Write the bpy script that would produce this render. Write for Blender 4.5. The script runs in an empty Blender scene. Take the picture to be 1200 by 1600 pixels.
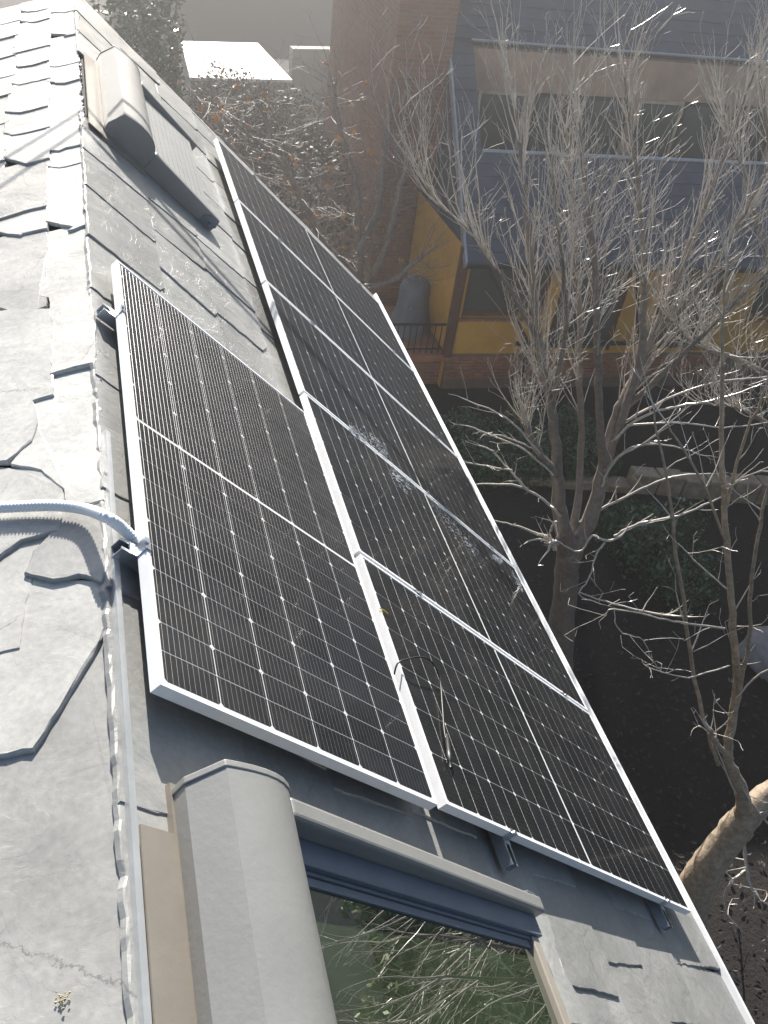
import bpy, bmesh, math, random
from mathutils import Vector, Matrix
random.seed(11)
rnd = random.uniform
SC = bpy.context.scene
COL = SC.collection
# ------------------------------------------------------------------ camera
HR = 8.3                                   # height of the ridge above the yard
CAM = Vector((0.0717, -1.2997, HR + 1.7117))
RIGHT = Vector((0.95904, -0.25972, 0.11305))
DOWN = Vector((-0.09219, -0.66356, -0.74243))
FWD = Vector((0.26784, 0.70160, -0.66032))
FPX = 1381.8                               # focal length in pixels of a 1200 x 1600 picture
cam_d = bpy.data.cameras.new('camera')
cam = bpy.data.objects.new('camera', cam_d); COL.objects.link(cam)
M = Matrix.Identity(4)
for i in range(3):
    M[i][0] = RIGHT[i]; M[i][1] = -DOWN[i]; M[i][2] = -FWD[i]; M[i][3] = CAM[i]
cam.matrix_world = M
cam_d.sensor_fit = 'VERTICAL'; cam_d.sensor_height = 36.0
cam_d.lens = FPX / 1600 * 36.0
cam_d.clip_start = 0.05; cam_d.clip_end = 2000
SC.camera = cam
# ------------------------------------------------------------------ sky, sun, exposure
TO_SUN = Vector((0.0858, 0.870, 0.486)).normalized()
SUN_EL = math.asin(TO_SUN.z); SUN_AZ = math.atan2(TO_SUN.x, TO_SUN.y)
world = bpy.data.worlds.new('World'); SC.world = world; world.use_nodes = True
wn = world.node_tree; wn.nodes.clear()
w_sky = wn.nodes.new('ShaderNodeTexSky'); w_sky.sky_type = 'NISHITA'; w_sky.sun_disc = False
w_sky.sun_elevation = SUN_EL; w_sky.sun_rotation = SUN_AZ
w_sky.air_density = 1.0; w_sky.dust_density = 1.5
w_bg = wn.nodes.new('ShaderNodeBackground'); w_bg.inputs['Strength'].default_value = 0.06
w_out = wn.nodes.new('ShaderNodeOutputWorld')
wn.links.new(w_sky.outputs[0], w_bg.inputs[0]); wn.links.new(w_bg.outputs[0], w_out.inputs[0])
sun_d = bpy.data.lights.new('sun', 'SUN'); sun_d.energy = 5.0; sun_d.angle = math.radians(0.53)
sun_d.color = (1.0, 0.95, 0.88)
sun = bpy.data.objects.new('sun', sun_d); COL.objects.link(sun)
sun.rotation_euler = TO_SUN.to_track_quat('Z', 'Y').to_euler(); sun.location = (0, 0, 60)
SC.view_settings.view_transform = 'Standard'; SC.view_settings.look = 'None'
SC.view_settings.gamma = 1.0; SC.view_settings.use_curve_mapping = False
SC.view_settings.exposure = 1.45
SC.cycles.use_denoising = True
SC.cycles.caustics_reflective = False; SC.cycles.caustics_refractive = False
SC.cycles.max_bounces = 8; SC.cycles.volume_bounces = 0
HAZE = 0.0046

# ------------------------------------------------------------------ geometry helpers
S2 = math.sqrt(0.5)
V0 = -1.22                                 # ridge in panel coordinates (v runs down the steep slope)
HS = 0.09                                  # glass of the lower panels above the slates
def P(u, v, s=0.0):
    """Point on the steep slope: u along the ridge, v down the slope, s above the slates."""
    d = v - V0
    return Vector((S2 * (d + s), u, HR - S2 * (d - s)))
LP = math.radians(15)
def Lf(d, y, s=0.0):
    """Point on the gentle slope on the other side: d away from the ridge, s above the slates."""
    return Vector((-math.cos(LP) * d - math.sin(LP) * s, y, HR - math.sin(LP) * d + math.cos(LP) * s))
def ray(px, py):
    return (RIGHT * ((px - 600) / FPX) + DOWN * ((py - 800) / FPX) + FWD)
def at_z(px, py, z):
    r = ray(px, py); return CAM + r * ((z - CAM.z) / r.z)
def at_y(px, py, y):
    r = ray(px, py); return CAM + r * ((y - CAM.y) / r.y)
def at_plane(px, py, p0, n):
    r = ray(px, py); return CAM + r * ((Vector(p0) - CAM).dot(n) / r.dot(n))
def depth(p): return (p - CAM).dot(FWD)
def left_uv(px, py):
    p = at_plane(px, py, (0, 0, HR), Vector((-math.sin(LP), 0, math.cos(LP))))
    return (-p.x / math.cos(LP), p.y)
FAR = CAM.z / 8.5117

class MB:
    def __init__(s): s.v = []; s.f = []; s.sm = []
    def add(s, vs, fs, smooth=False):
        o = len(s.v); s.v += [tuple(x) for x in vs]
        for f in fs: s.f.append(tuple(i + o for i in f)); s.sm.append(smooth)
    def hexa(s, c):
        c = [Vector(p) for p in c]
        if (c[1] - c[0]).cross(c[3] - c[0]).dot(c[4] - c[0]) < 0: c = [c[i] for i in (0, 3, 2, 1, 4, 7, 6, 5)]
        s.add(c, [(0, 3, 2, 1), (4, 5, 6, 7), (0, 1, 5, 4), (1, 2, 6, 5), (2, 3, 7, 6), (3, 0, 4, 7)])
    def box(s, F, a, b):
        (x0, y0, z0), (x1, y1, z1) = a, b
        s.hexa([F(x0, y0, z0), F(x1, y0, z0), F(x1, y1, z0), F(x0, y1, z0),
                F(x0, y0, z1), F(x1, y0, z1), F(x1, y1, z1), F(x0, y1, z1)])
    def quad(s, a, b, c, d): s.add([a, b, c, d], [(0, 1, 2, 3)])
    def prism(s, ring0, ring1, smooth=False, caps=True):
        n = len(ring0); ring0 = [Vector(p) for p in ring0]; ring1 = [Vector(p) for p in ring1]
        ar = sum(((ring0[i] - ring0[0]).cross(ring0[(i + 1) % n] - ring0[0]) for i in range(n)), Vector())
        if ar.dot(ring1[0] - ring0[0]) < 0: ring0.reverse(); ring1.reverse()
        fs = [(i, (i + 1) % n, n + (i + 1) % n, n + i) for i in range(n)]
        s.add(list(ring0) + list(ring1), fs, smooth)
        if caps:
            s.add(ring0, [tuple(range(n - 1, -1, -1))]); s.add(ring1, [tuple(range(n))])
    def tube(s, pts, rads, n=6, cap=True):
        pts = [Vector(p) for p in pts]
        if not hasattr(rads, '__len__'): rads = [rads] * len(pts)
        vs = []; up = None
        for i, p in enumerate(pts):
            t = (pts[min(i + 1, len(pts) - 1)] - pts[max(i - 1, 0)])
            if t.length < 1e-9: t = Vector((0, 0, 1))
            t.normalize()
            if up is None:
                up = Vector((0, 0, 1)) if abs(t.z) < .9 else Vector((1, 0, 0))
            sx = t.cross(up); sx.normalize(); up = sx.cross(t); up.normalize()
            for k in range(n):
                a = 2 * math.pi * k / n
                vs.append(p + (sx * math.cos(a) + up * math.sin(a)) * rads[i])
        fs = []
        for i in range(len(pts) - 1):
            for k in range(n):
                fs.append((i * n + k, (i + 1) * n + k, (i + 1) * n + (k + 1) % n, i * n + (k + 1) % n))
        s.add(vs, fs, True)
        if cap and n > 3:
            s.add(vs[:n], [tuple(range(n))]); s.add(vs[-n:], [tuple(range(n - 1, -1, -1))])
    def mesh(s, name, m):
        me = bpy.data.meshes.new(name); me.from_pydata(s.v, [], s.f); me.update()
        me.polygons.foreach_set('use_smooth', s.sm)
        if m: me.materials.append(m)
        return me
def mb_flipped(mb, inside):
    t = 0
    for f in mb.f:
        p = [Vector(mb.v[i]) for i in f[:3]]; t += (p[1] - p[0]).cross(p[2] - p[0]).dot(p[0] - inside)
    return t < 0
def W(x, y, z): return Vector((x, y, z))
def link(name, me, parent=None, loc=None):
    o = bpy.data.objects.new(name, me); COL.objects.link(o)
    if loc is not None: o.location = loc
    if parent:
        o.parent = parent
        o.matrix_parent_inverse = parent_world(parent).inverted()
    return o
def parent_world(o):
    m = Matrix.Translation(o.location)
    if o.parent: m = parent_world(o.parent) @ o.matrix_parent_inverse @ m
    return m
def obj(name, mb, m, parent=None, kind=None, label=None):
    o = link(name, mb.mesh(name, m), parent)
    if kind: o['kind'] = kind
    if label: o['label'] = label
    return o
def tag(o, label, cat, group=None, kind=None):
    o['label'] = label; o['category'] = cat
    if group: o['group'] = group
    if kind: o['kind'] = kind
    return o
def thing(name, loc, label, cat, group=None):
    return tag(link(name, None, None, loc), label, cat, group)
def bevel(o, w, seg=2):
    bm = bmesh.new(); bm.from_mesh(o.data)
    bmesh.ops.remove_doubles(bm, verts=bm.verts, dist=1e-5)
    es = [e for e in bm.edges if len(e.link_faces) == 2 and e.calc_face_angle(0) > .5]
    bmesh.ops.bevel(bm, geom=es, offset=w, segments=seg, affect='EDGES', profile=.5)
    bm.to_mesh(o.data); bm.free()

# ------------------------------------------------------------------ materials
def mat(name, col, rough=.6, metal=0.0, var=.25, scale=6.0, bump=.0, bscale=40.0, col2=None, spec=.5,
        coat=0.0, vbias=.5, detail=6, dist=.01, coat_rough=.03):
    m = bpy.data.materials.new(name); m.use_nodes = True
    nt = m.node_tree; b = nt.nodes['Principled BSDF']
    tc = nt.nodes.new('ShaderNodeTexCoord')
    geo = nt.nodes.new('ShaderNodeNewGeometry')
    nz = nt.nodes.new('ShaderNodeTexNoise'); nz.inputs['Scale'].default_value = scale
    nz.inputs['Detail'].default_value = detail; nz.inputs['Roughness'].default_value = .62
    nt.links.new(geo.outputs['Position'], nz.inputs['Vector'])
    rp = nt.nodes.new('ShaderNodeValToRGB')
    c1 = [c * (1 - var) for c in col]; c2 = list(col2) if col2 else [min(1, c * (1 + var)) for c in col]
    rp.color_ramp.elements[0].position = vbias - .22; rp.color_ramp.elements[1].position = vbias + .22
    rp.color_ramp.elements[0].color = (*c1, 1); rp.color_ramp.elements[1].color = (*c2, 1)
    nt.links.new(nz.outputs['Fac'], rp.inputs['Fac'])
    nt.links.new(rp.outputs['Color'], b.inputs['Base Color'])
    b.inputs['Roughness'].default_value = rough; b.inputs['Metallic'].default_value = metal
    b.inputs['Specular IOR Level'].default_value = spec
    b.inputs['Coat Weight'].default_value = coat; b.inputs['Coat Roughness'].default_value = coat_rough
    if bump > 0:
        n2 = nt.nodes.new('ShaderNodeTexNoise'); n2.inputs['Scale'].default_value = bscale
        n2.inputs['Detail'].default_value = 8; n2.inputs['Roughness'].default_value = .6
        nt.links.new(geo.outputs['Position'], n2.inputs['Vector'])
        bp = nt.nodes.new('ShaderNodeBump'); bp.inputs['Strength'].default_value = bump
        bp.inputs['Distance'].default_value = dist
        nt.links.new(n2.outputs['Fac'], bp.inputs['Height']); nt.links.new(bp.outputs['Normal'], b.inputs['Normal'])
    return m
def slate_mat(name, col, tint, rough, relief=1.0):
    """Riven slate: per-piece tone, cleavage relief in low terraces, pale scratches, rusty flecks."""
    m = mat(name, col, rough=rough, var=.12, scale=3.0, col2=tint, spec=.55)
    nt = m.node_tree; b = nt.nodes['Principled BSDF']
    geo = [n for n in nt.nodes if n.type == 'NEW_GEOMETRY'][0]; rp = [n for n in nt.nodes if n.type == 'VALTORGB'][0]
    oi = nt.nodes.new('ShaderNodeObjectInfo')
    mr = nt.nodes.new('ShaderNodeMapRange'); mr.inputs['To Min'].default_value = .78; mr.inputs['To Max'].default_value = 1.18
    nt.links.new(oi.outputs['Random'], mr.inputs['Value'])
    hv = nt.nodes.new('ShaderNodeHueSaturation'); nt.links.new(mr.outputs[0], hv.inputs['Value'])
    nt.links.new(rp.outputs['Color'], hv.inputs['Color'])
    # fine speckle and stains
    n3 = nt.nodes.new('ShaderNodeTexNoise'); n3.inputs['Scale'].default_value = 55; n3.inputs['Detail'].default_value = 5
    nt.links.new(geo.outputs['Position'], n3.inputs['Vector'])
    r3 = nt.nodes.new('ShaderNodeValToRGB'); r3.color_ramp.elements[0].position = .35; r3.color_ramp.elements[1].position = .7
    r3.color_ramp.elements[0].color = (.9, .9, .9, 1); r3.color_ramp.elements[1].color = (1.06, 1.05, 1.03, 1)
    nt.links.new(n3.outputs['Fac'], r3.inputs['Fac'])
    mx = nt.nodes.new('ShaderNodeMixRGB'); mx.blend_type = 'MULTIPLY'; mx.inputs['Fac'].default_value = 1
    nt.links.new(hv.outputs['Color'], mx.inputs['Color1']); nt.links.new(r3.outputs['Color'], mx.inputs['Color2'])
    nt.links.new(mx.outputs['Color'], b.inputs['Base Color'])
    # relief: terraced low noise + fine grain
    n1 = nt.nodes.new('ShaderNodeTexNoise'); n1.inputs['Scale'].default_value = 5.5; n1.inputs['Detail'].default_value = 7
    n1.inputs['Distortion'].default_value = .6
    nt.links.new(geo.outputs['Position'], n1.inputs['Vector'])
    st = nt.nodes.new('ShaderNodeMath'); st.operation = 'SNAP'; st.inputs[1].default_value = .09
    nt.links.new(n1.outputs['Fac'], st.inputs[0])
    ad = nt.nodes.new('ShaderNodeMath'); ad.operation = 'MULTIPLY_ADD'; ad.inputs[1].default_value = .8
    nt.links.new(st.outputs[0], ad.inputs[0]); nt.links.new(n1.outputs['Fac'], ad.inputs[2])
    n2 = nt.nodes.new('ShaderNodeTexNoise'); n2.inputs['Scale'].default_value = 38; n2.inputs['Detail'].default_value = 8
    n2.inputs['Roughness'].default_value = .65
    nt.links.new(geo.outputs['Position'], n2.inputs['Vector'])
    a2 = nt.nodes.new('ShaderNodeMath'); a2.operation = 'MULTIPLY_ADD'; a2.inputs[1].default_value = .16
    nt.links.new(n2.outputs['Fac'], a2.inputs[0]); nt.links.new(ad.outputs[0], a2.inputs[2])
    bp = nt.nodes.new('ShaderNodeBump'); bp.inputs['Strength'].default_value = .8 * relief; bp.inputs['Distance'].default_value = .010
    vo = nt.nodes.new('ShaderNodeTexVoronoi'); vo.feature = 'DISTANCE_TO_EDGE'; vo.inputs['Scale'].default_value = 2.1
    n4 = nt.nodes.new('ShaderNodeTexNoise'); n4.inputs['Scale'].default_value = 4; n4.inputs['Detail'].default_value = 9; n4.inputs['Roughness'].default_value = .75
    nt.links.new(geo.outputs['Position'], n4.inputs['Vector'])
    va = nt.nodes.new('ShaderNodeVectorMath'); va.operation = 'MULTIPLY_ADD'; va.inputs[1].default_value = (.16, .16, .16)
    nt.links.new(n4.outputs['Color'], va.inputs[0]); nt.links.new(geo.outputs['Position'], va.inputs[2]); nt.links.new(va.outputs[0], vo.inputs['Vector'])
    m1 = nt.nodes.new('ShaderNodeMapRange'); m1.inputs['From Max'].default_value = .007; m1.inputs['To Min'].default_value = 1; m1.inputs['To Max'].default_value = 0
    nt.links.new(vo.outputs['Distance'], m1.inputs['Value'])
    m2 = nt.nodes.new('ShaderNodeMapRange'); m2.inputs['From Min'].default_value = .54; m2.inputs['From Max'].default_value = .60
    n5 = nt.nodes.new('ShaderNodeTexNoise'); n5.inputs['Scale'].default_value = 2.3; nt.links.new(geo.outputs['Position'], n5.inputs['Vector'])
    nt.links.new(n5.outputs['Fac'], m2.inputs['Value'])
    ck = nt.nodes.new('ShaderNodeMath'); ck.operation = 'MULTIPLY'; nt.links.new(m1.outputs[0], ck.inputs[0]); nt.links.new(m2.outputs[0], ck.inputs[1])
    hs = nt.nodes.new('ShaderNodeMath'); hs.operation = 'MULTIPLY_ADD'; hs.inputs[1].default_value = 0.0
    nt.links.new(ck.outputs[0], hs.inputs[0]); nt.links.new(a2.outputs[0], hs.inputs[2])
    nt.links.new(hs.outputs[0], bp.inputs['Height'])
    dk = nt.nodes.new('ShaderNodeMath'); dk.operation = 'MULTIPLY'; dk.inputs[1].default_value = .6; nt.links.new(ck.outputs[0], dk.inputs[0])
    mc = nt.nodes.new('ShaderNodeMixRGB'); mc.inputs['Color2'].default_value = (.05, .05, .05, 1)
    nt.links.new(dk.outputs[0], mc.inputs['Fac']); nt.links.new(mx.outputs['Color'], mc.inputs['Color1']); nt.links.new(mc.outputs['Color'], b.inputs['Base Color']); nt.links.new(bp.outputs['Normal'], b.inputs['Normal'])
    return m
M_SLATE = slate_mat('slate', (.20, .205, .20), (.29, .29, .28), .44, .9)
M_SLATE_L = slate_mat('brightened_slate', (.30, .30, .285), (.43, .425, .405), .27, .6)  # same slate, paler: the gentle slope's glare is put into its colour
M_BATTEN = mat('roof_underlay', (.03, .03, .032), .9)
M_ZINC = mat('zinc', (.42, .43, .43), .42, metal=.55, var=.12, scale=9, bump=.08, bscale=30)
M_LEAD = mat('beige_flashing', (.21, .19, .16), .5, metal=.2, var=.1, scale=7, bump=.06)
M_ALU = mat('aluminium', (.66, .67, .68), .55, metal=.08, var=.06, scale=20)
M_RAIL = mat('rail_aluminium', (.60, .64, .70), .28, metal=.9, var=.06, scale=20)
M_SHUT = mat('shutter_grey', (.235, .235, .225), .46, metal=.25, var=.10, scale=4, bump=.09, bscale=60)
M_SHUT_D = mat('shutter_slat', (.25, .25, .245), .5, metal=.2, var=.08, scale=8)
M_WFRAME = mat('window_frame_grey', (.13, .155, .195), .42, metal=.2, var=.12, scale=10)
M_WPALE = mat('window_trim_pale', (.30, .275, .23), .5, metal=.2, var=.08)
M_PLASTIC = mat('white_conduit', (.72, .74, .76), .4, var=.04)
M_BLACK = mat('black_rubber', (.012, .012, .013), .45, var=.1)
M_YTAG = mat('yellow_plastic', (.62, .47, .03), .4, var=.05)
M_SPLASH = mat('dried_mortar', (.29, .31, .32), .8, var=.2, scale=60)
M_MOSS = mat('lichen', (.32, .27, .15), .9, var=.4, scale=80)
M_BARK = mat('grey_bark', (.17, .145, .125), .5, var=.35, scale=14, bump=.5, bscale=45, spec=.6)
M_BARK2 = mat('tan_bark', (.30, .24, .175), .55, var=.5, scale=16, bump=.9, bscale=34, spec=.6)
M_TWIG = mat('twig_bark', (.48, .44, .39), .24, var=.25, scale=20, spec=1.0)
M_SOIL = mat('leafy_soil', (.004, .0028, .0024), .95, var=.5, scale=2.2, col2=(.009, .006, .005), bump=.8, bscale=20, dist=.03)  # kept near black: stands in for shade over the yard
M_LITTER = mat('dead_leaf', (.013, .008, .0055), .7, var=.4, scale=3)  # darkened along with the soil, yard shade put into the colour
M_DRYLEAF = mat('orange_leaf', (.46, .22, .07), .6, var=.45, scale=5)
M_LEAF = mat('hedge_leaf', (.030, .078, .030), .42, var=.45, scale=3, spec=.6)
M_LEAF2 = mat('glossy_leaf', (.05, .085, .04), .22, var=.4, scale=3, spec=.7)
M_OCHRE = mat('ochre_render', (.56, .30, .052), .85, var=.13, scale=1.6, bump=.15, bscale=30)
M_CREAM = mat('peeling_lintel', (.45, .36, .24), .85, var=.35, scale=5)
M_BRICK = mat('brick', (.31, .135, .075), .85, var=.3, scale=4, bump=.3, bscale=60)
M_MORTAR = mat('mortar', (.17, .12, .09), .9, var=.15)
M_ROOF2 = mat('dark_slate', (.056, .066, .090), .5, var=.25, scale=2.5, bump=.3)
M_PINK = mat('salmon_render', (.42, .27, .19), .85, var=.2, scale=1.5)
M_BROWN = mat('brown_wood', (.10, .045, .025), .55, var=.3, scale=8)
M_METALD = mat('dark_metal', (.018, .021, .028), .4, metal=.4, var=.1)
M_WINGLASS = mat('window_glass', (.075, .088, .08), .06, var=.15, scale=1.2, spec=.8)  # grey-green base lifted to stand in for reflected sky
M_TARP = mat('blue_grey_tarp', (.12, .135, .165), .6, var=.2, scale=4, bump=.3, bscale=8)
M_STONE = mat('pale_stone', (.30, .24, .165), .85, var=.35, scale=6, bump=.5, bscale=25)
M_ROCK = mat('grey_stone', (.20, .19, .20), .85, var=.3, scale=6, bump=.5, bscale=20)
M_WHITE = mat('pale_flat_roof', (.74, .71, .66), .7, var=.08, scale=1.2)
M_BEIGE = mat('beige_render', (.34, .30, .25), .85, var=.15, scale=1.2)
M_GREYW = mat('grey_brown_render', (.20, .17, .16), .85, var=.15, scale=.8)
M_WALL = mat('house_render', (.5, .46, .4), .85, var=.1)
def brick_wall_mat(name):
    m = bpy.data.materials.new(name); m.use_nodes = True; nt = m.node_tree; b = nt.nodes['Principled BSDF']
    geo = nt.nodes.new('ShaderNodeNewGeometry'); sep = nt.nodes.new('ShaderNodeSeparateXYZ')
    nt.links.new(geo.outputs['Position'], sep.inputs[0])
    add = nt.nodes.new('ShaderNodeMath'); nt.links.new(sep.outputs['X'], add.inputs[0]); nt.links.new(sep.outputs['Y'], add.inputs[1])
    cb = nt.nodes.new('ShaderNodeCombineXYZ'); nt.links.new(add.outputs[0], cb.inputs[0]); nt.links.new(sep.outputs['Z'], cb.inputs[1])
    br = nt.nodes.new('ShaderNodeTexBrick'); br.inputs['Scale'].default_value = 1.0
    br.inputs['Brick Width'].default_value = .25; br.inputs['Row Height'].default_value = .08; br.inputs['Mortar Size'].default_value = .012
    br.inputs['Color1'].default_value = (.30, .125, .07, 1); br.inputs['Color2'].default_value = (.22, .09, .055, 1)
    br.inputs['Mortar'].default_value = (.2, .16, .13, 1)
    nt.links.new(cb.outputs[0], br.inputs['Vector']); nt.links.new(br.outputs['Color'], b.inputs['Base Color'])
    bp = nt.nodes.new('ShaderNodeBump'); bp.inputs['Strength'].default_value = .6; bp.inputs['Distance'].default_value = .01
    nt.links.new(br.outputs['Fac'], bp.inputs['Height']); bp.invert = True; nt.links.new(bp.outputs['Normal'], b.inputs['Normal'])
    b.inputs['Roughness'].default_value = .85
    return m
M_BRICKW = brick_wall_mat('far_brickwork')
# photovoltaic cells: near-black silicon under a glass coat with a dusty film
M_CELL = mat('silicon_cell', (.006, .0065, .008), .5, var=.15, scale=3, spec=.2, coat=.55, coat_rough=.05)
def cell_variation(m):
    nt = m.node_tree; b = nt.nodes['Principled BSDF']; src = b.inputs['Base Color'].links[0].from_socket
    oi = nt.nodes.new('ShaderNodeObjectInfo'); mr = nt.nodes.new('ShaderNodeMapRange'); mr.inputs['To Min'].default_value = .7; mr.inputs['To Max'].default_value = 1.5
    hv = nt.nodes.new('ShaderNodeHueSaturation'); nt.links.new(oi.outputs['Random'], mr.inputs['Value']); nt.links.new(mr.outputs[0], hv.inputs['Value']); nt.links.new(src, hv.inputs['Color'])
    geo = nt.nodes.new('ShaderNodeNewGeometry'); nz = nt.nodes.new('ShaderNodeTexNoise'); nz.inputs['Scale'].default_value = 3.2; nz.inputs['Detail'].default_value = 9; nz.inputs['Roughness'].default_value = .7
    nt.links.new(geo.outputs['Position'], nz.inputs['Vector'])
    r = nt.nodes.new('ShaderNodeMapRange'); r.inputs['From Min'].default_value = .45; r.inputs['From Max'].default_value = .75; r.inputs['To Max'].default_value = .05
    nt.links.new(nz.outputs['Fac'], r.inputs['Value'])
    mx = nt.nodes.new('ShaderNodeMixRGB'); mx.inputs['Color2'].default_value = (.30, .29, .26, 1)
    nt.links.new(r.outputs[0], mx.inputs['Fac']); nt.links.new(hv.outputs[0], mx.inputs['Color1']); nt.links.new(mx.outputs[0], b.inputs['Base Color'])
cell_variation(M_CELL)
M_BACK = mat('white_backsheet', (.58, .59, .59), .6, var=.04, coat=.55, coat_rough=.05)
M_BUS = mat('busbar_wire', (.22, .22, .225), .32, metal=1.0, var=.05)
def pane_mat():
    m = mat('roof_window_glass', (.026, .037, .020), .0, var=.5, scale=2.2, spec=1.0, coat=1.0, coat_rough=.0)  # base lifted into a greenish veil, standing in for brighter reflections
    b = m.node_tree.nodes['Principled BSDF']; b.inputs['IOR'].default_value = 1.7; b.inputs['Coat IOR'].default_value = 1.7
    return m
M_PANE = pane_mat()
# ------------------------------------------------------------------ setting: ground
g = MB(); n = 24
for i in range(n):
    for j in range(n):
        pass
xs = [-400, -60, -20, -6, 0, 2, 4, 6, 8, 10, 12, 15, 20, 30, 60, 400]
ys = [-400, -60, -20, -8, -4, -2, 0, 2, 4, 6, 8, 10, 12, 15, 20, 30, 60, 400]
gv = [(x, y, 0.0 if abs(x) > 50 or abs(y) > 50 else rnd(-.03, .03)) for y in ys for x in xs]
nx = len(xs)
g.add(gv, [(j * nx + i, j * nx + i + 1, (j + 1) * nx + i + 1, (j + 1) * nx + i) for j in range(len(ys) - 1) for i in range(nx - 1)], True)
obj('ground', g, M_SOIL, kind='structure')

# ------------------------------------------------------------------ our house: walls, two slopes, slates
house = thing('house', (0, 0, 0), 'house under the camera, its slate roof filling the left with a metal ridge strip', 'house')
V_EAVE = 2.42; U0, U1 = -3.0, 6.40
eave = P(0, V_EAVE, -.06)
b = MB(); b.hexa([W(-5, U0 + .3, -.1), W(eave.x - .35, U0 + .3, -.1), W(eave.x - .35, U1 - .3, -.1), W(-5, U1 - .3, -.1),
                  W(-5, U0 + .3, eave.z - .1), W(eave.x - .35, U0 + .3, eave.z - .1), W(eave.x - .35, U1 - .3, eave.z - .1), W(-5, U1 - .3, eave.z - .1)])
obj('wall', b, M_WALL, house)
b = MB(); b.box(P, (U0, V0 + .012, -.14), (U1 - .03, V_EAVE - .01, -.028))
steep = obj('steep_roof_slope', b, M_BATTEN, house)
b = MB(); b.box(Lf, (0, U0, -.14) if False else (.0, U0, -.14), (5.2, U1 - .03, -.030))
gentle = obj('gentle_roof_slope', b, M_BATTEN, house)

def slate(poly, F, parent, m, th=.012, lift=.012, base=0.0, near_dir=(0, -1), jag=.003, sub=.03):
    """Riven slate from an outline in slope coordinates: rough chipped edges, its near side riding up."""
    ring = []
    k = len(poly)
    for i in range(k):
        a = Vector(poly[i]); c = Vector(poly[(i + 1) % k]); L = (c - a).length
        m_ = max(1, int(L / sub + rnd(0, .8))); nrm = Vector((-(c - a).y, (c - a).x)); nrm.normalize()
        for j in range(m_):
            t = j / m_
            t = min(.97, max(.03, t + rnd(-.3, .3) / m_)) if j else t
            q = a.lerp(c, t) + (nrm * rnd(-jag, jag) * (3.0 if rnd(0, 1) < .1 else 1) if j else Vector((0, 0)))
            ring.append(q)
    cx = sum(p.x for p in ring) / len(ring); cy = sum(p.y for p in ring) / len(ring)
    nd = Vector(near_dir); nd.normalize()
    pr = [p.dot(nd) for p in ring]; lo, hi = min(pr), max(pr)
    n = len(ring); top = []; mid = []; bot = []
    tx = rnd(-.004, .004)
    for p, w in zip(ring, pr):
        t = (w - lo) / (hi - lo + 1e-6)
        s = base + lift * t + tx * (p.x - cx) * 3
        e = rnd(.002, .007); d = Vector((cx - p.x, cy - p.y)); d.normalize()
        q = p + d * e
        top.append(F(q.x, q.y, s + rnd(-.0006, .0006)))
        mid.append(F(p.x, p.y, s - th * rnd(.25, .5)))
        bot.append(F(p.x - d.x * .002, p.y - d.y * .002, s - th - .006))
    mb = MB()
    mb.add(top, [tuple(range(n))])
    mb.add(top + mid, [(i, n + i, n + (i + 1) % n, (i + 1) % n) for i in range(n)])
    mb.add(mid + bot, [(i, n + i, n + (i + 1) % n, (i + 1) % n) for i in range(n)])
    o = obj('slate', mb, m, parent)
    bm = bmesh.new(); bm.from_mesh(o.data); bmesh.ops.remove_doubles(bm, verts=bm.verts, dist=1e-6)
    bmesh.ops.recalc_face_normals(bm, faces=bm.faces); bm.to_mesh(o.data); bm.free()
    # the open underside lets normals pick a side by themselves: make the cap face away from the roof
    outward = F(0, 0, 1) - F(0, 0, 0)
    if max(o.data.polygons, key=lambda f: f.area).normal.dot(outward) < 0: o.data.flip_normals()
    return o

# right (steep) slope, rows across; skylight holes left out
SKY_NEAR = (-2.2, -.62, -1.0, .34); SKY_FAR = (3.90, 5.02, -1.06, -.30)
def Fr(x, y, s): return P(y, x, s)          # x = v, y = u
rows = [V0 + .012]
while rows[-1] < V_EAVE - .3: rows.append(rows[-1] + rnd(.30, .40))
rows[-1] = V_EAVE
for r in range(len(rows) - 1):
    va, vb = rows[r], rows[r + 1] + .015
    u = U0 + rnd(0, .3)
    while u < U1:
        L = rnd(.34, .62); ub = min(u + L, U1)
        if U1 - ub < .15: ub = U1
        cu, cv = (u + ub) / 2, (va + vb) / 2
        hid = any(a < cu < c and d < cv < e for a, c, d, e in (SKY_NEAR, SKY_FAR))
        if not hid and not (u < -1.4 and cv > 1):
            sk = rnd(-.05, .05); ch = rnd(.0, .09)
            poly = [(va - .03, u + .006), (vb - ch * .6, u + .006 + sk), (vb, u + .006 + sk + ch), (vb + rnd(-.012, .012), ub + .035), (va - .03, ub + .03 + rnd(-.01, .03))]
            if rnd(0, 1) < .12: poly.insert(3, (vb - rnd(.02, .06), rnd(u + .1, ub - .05)))
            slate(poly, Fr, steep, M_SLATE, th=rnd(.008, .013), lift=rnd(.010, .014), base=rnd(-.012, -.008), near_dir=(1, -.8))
        u = ub
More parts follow.
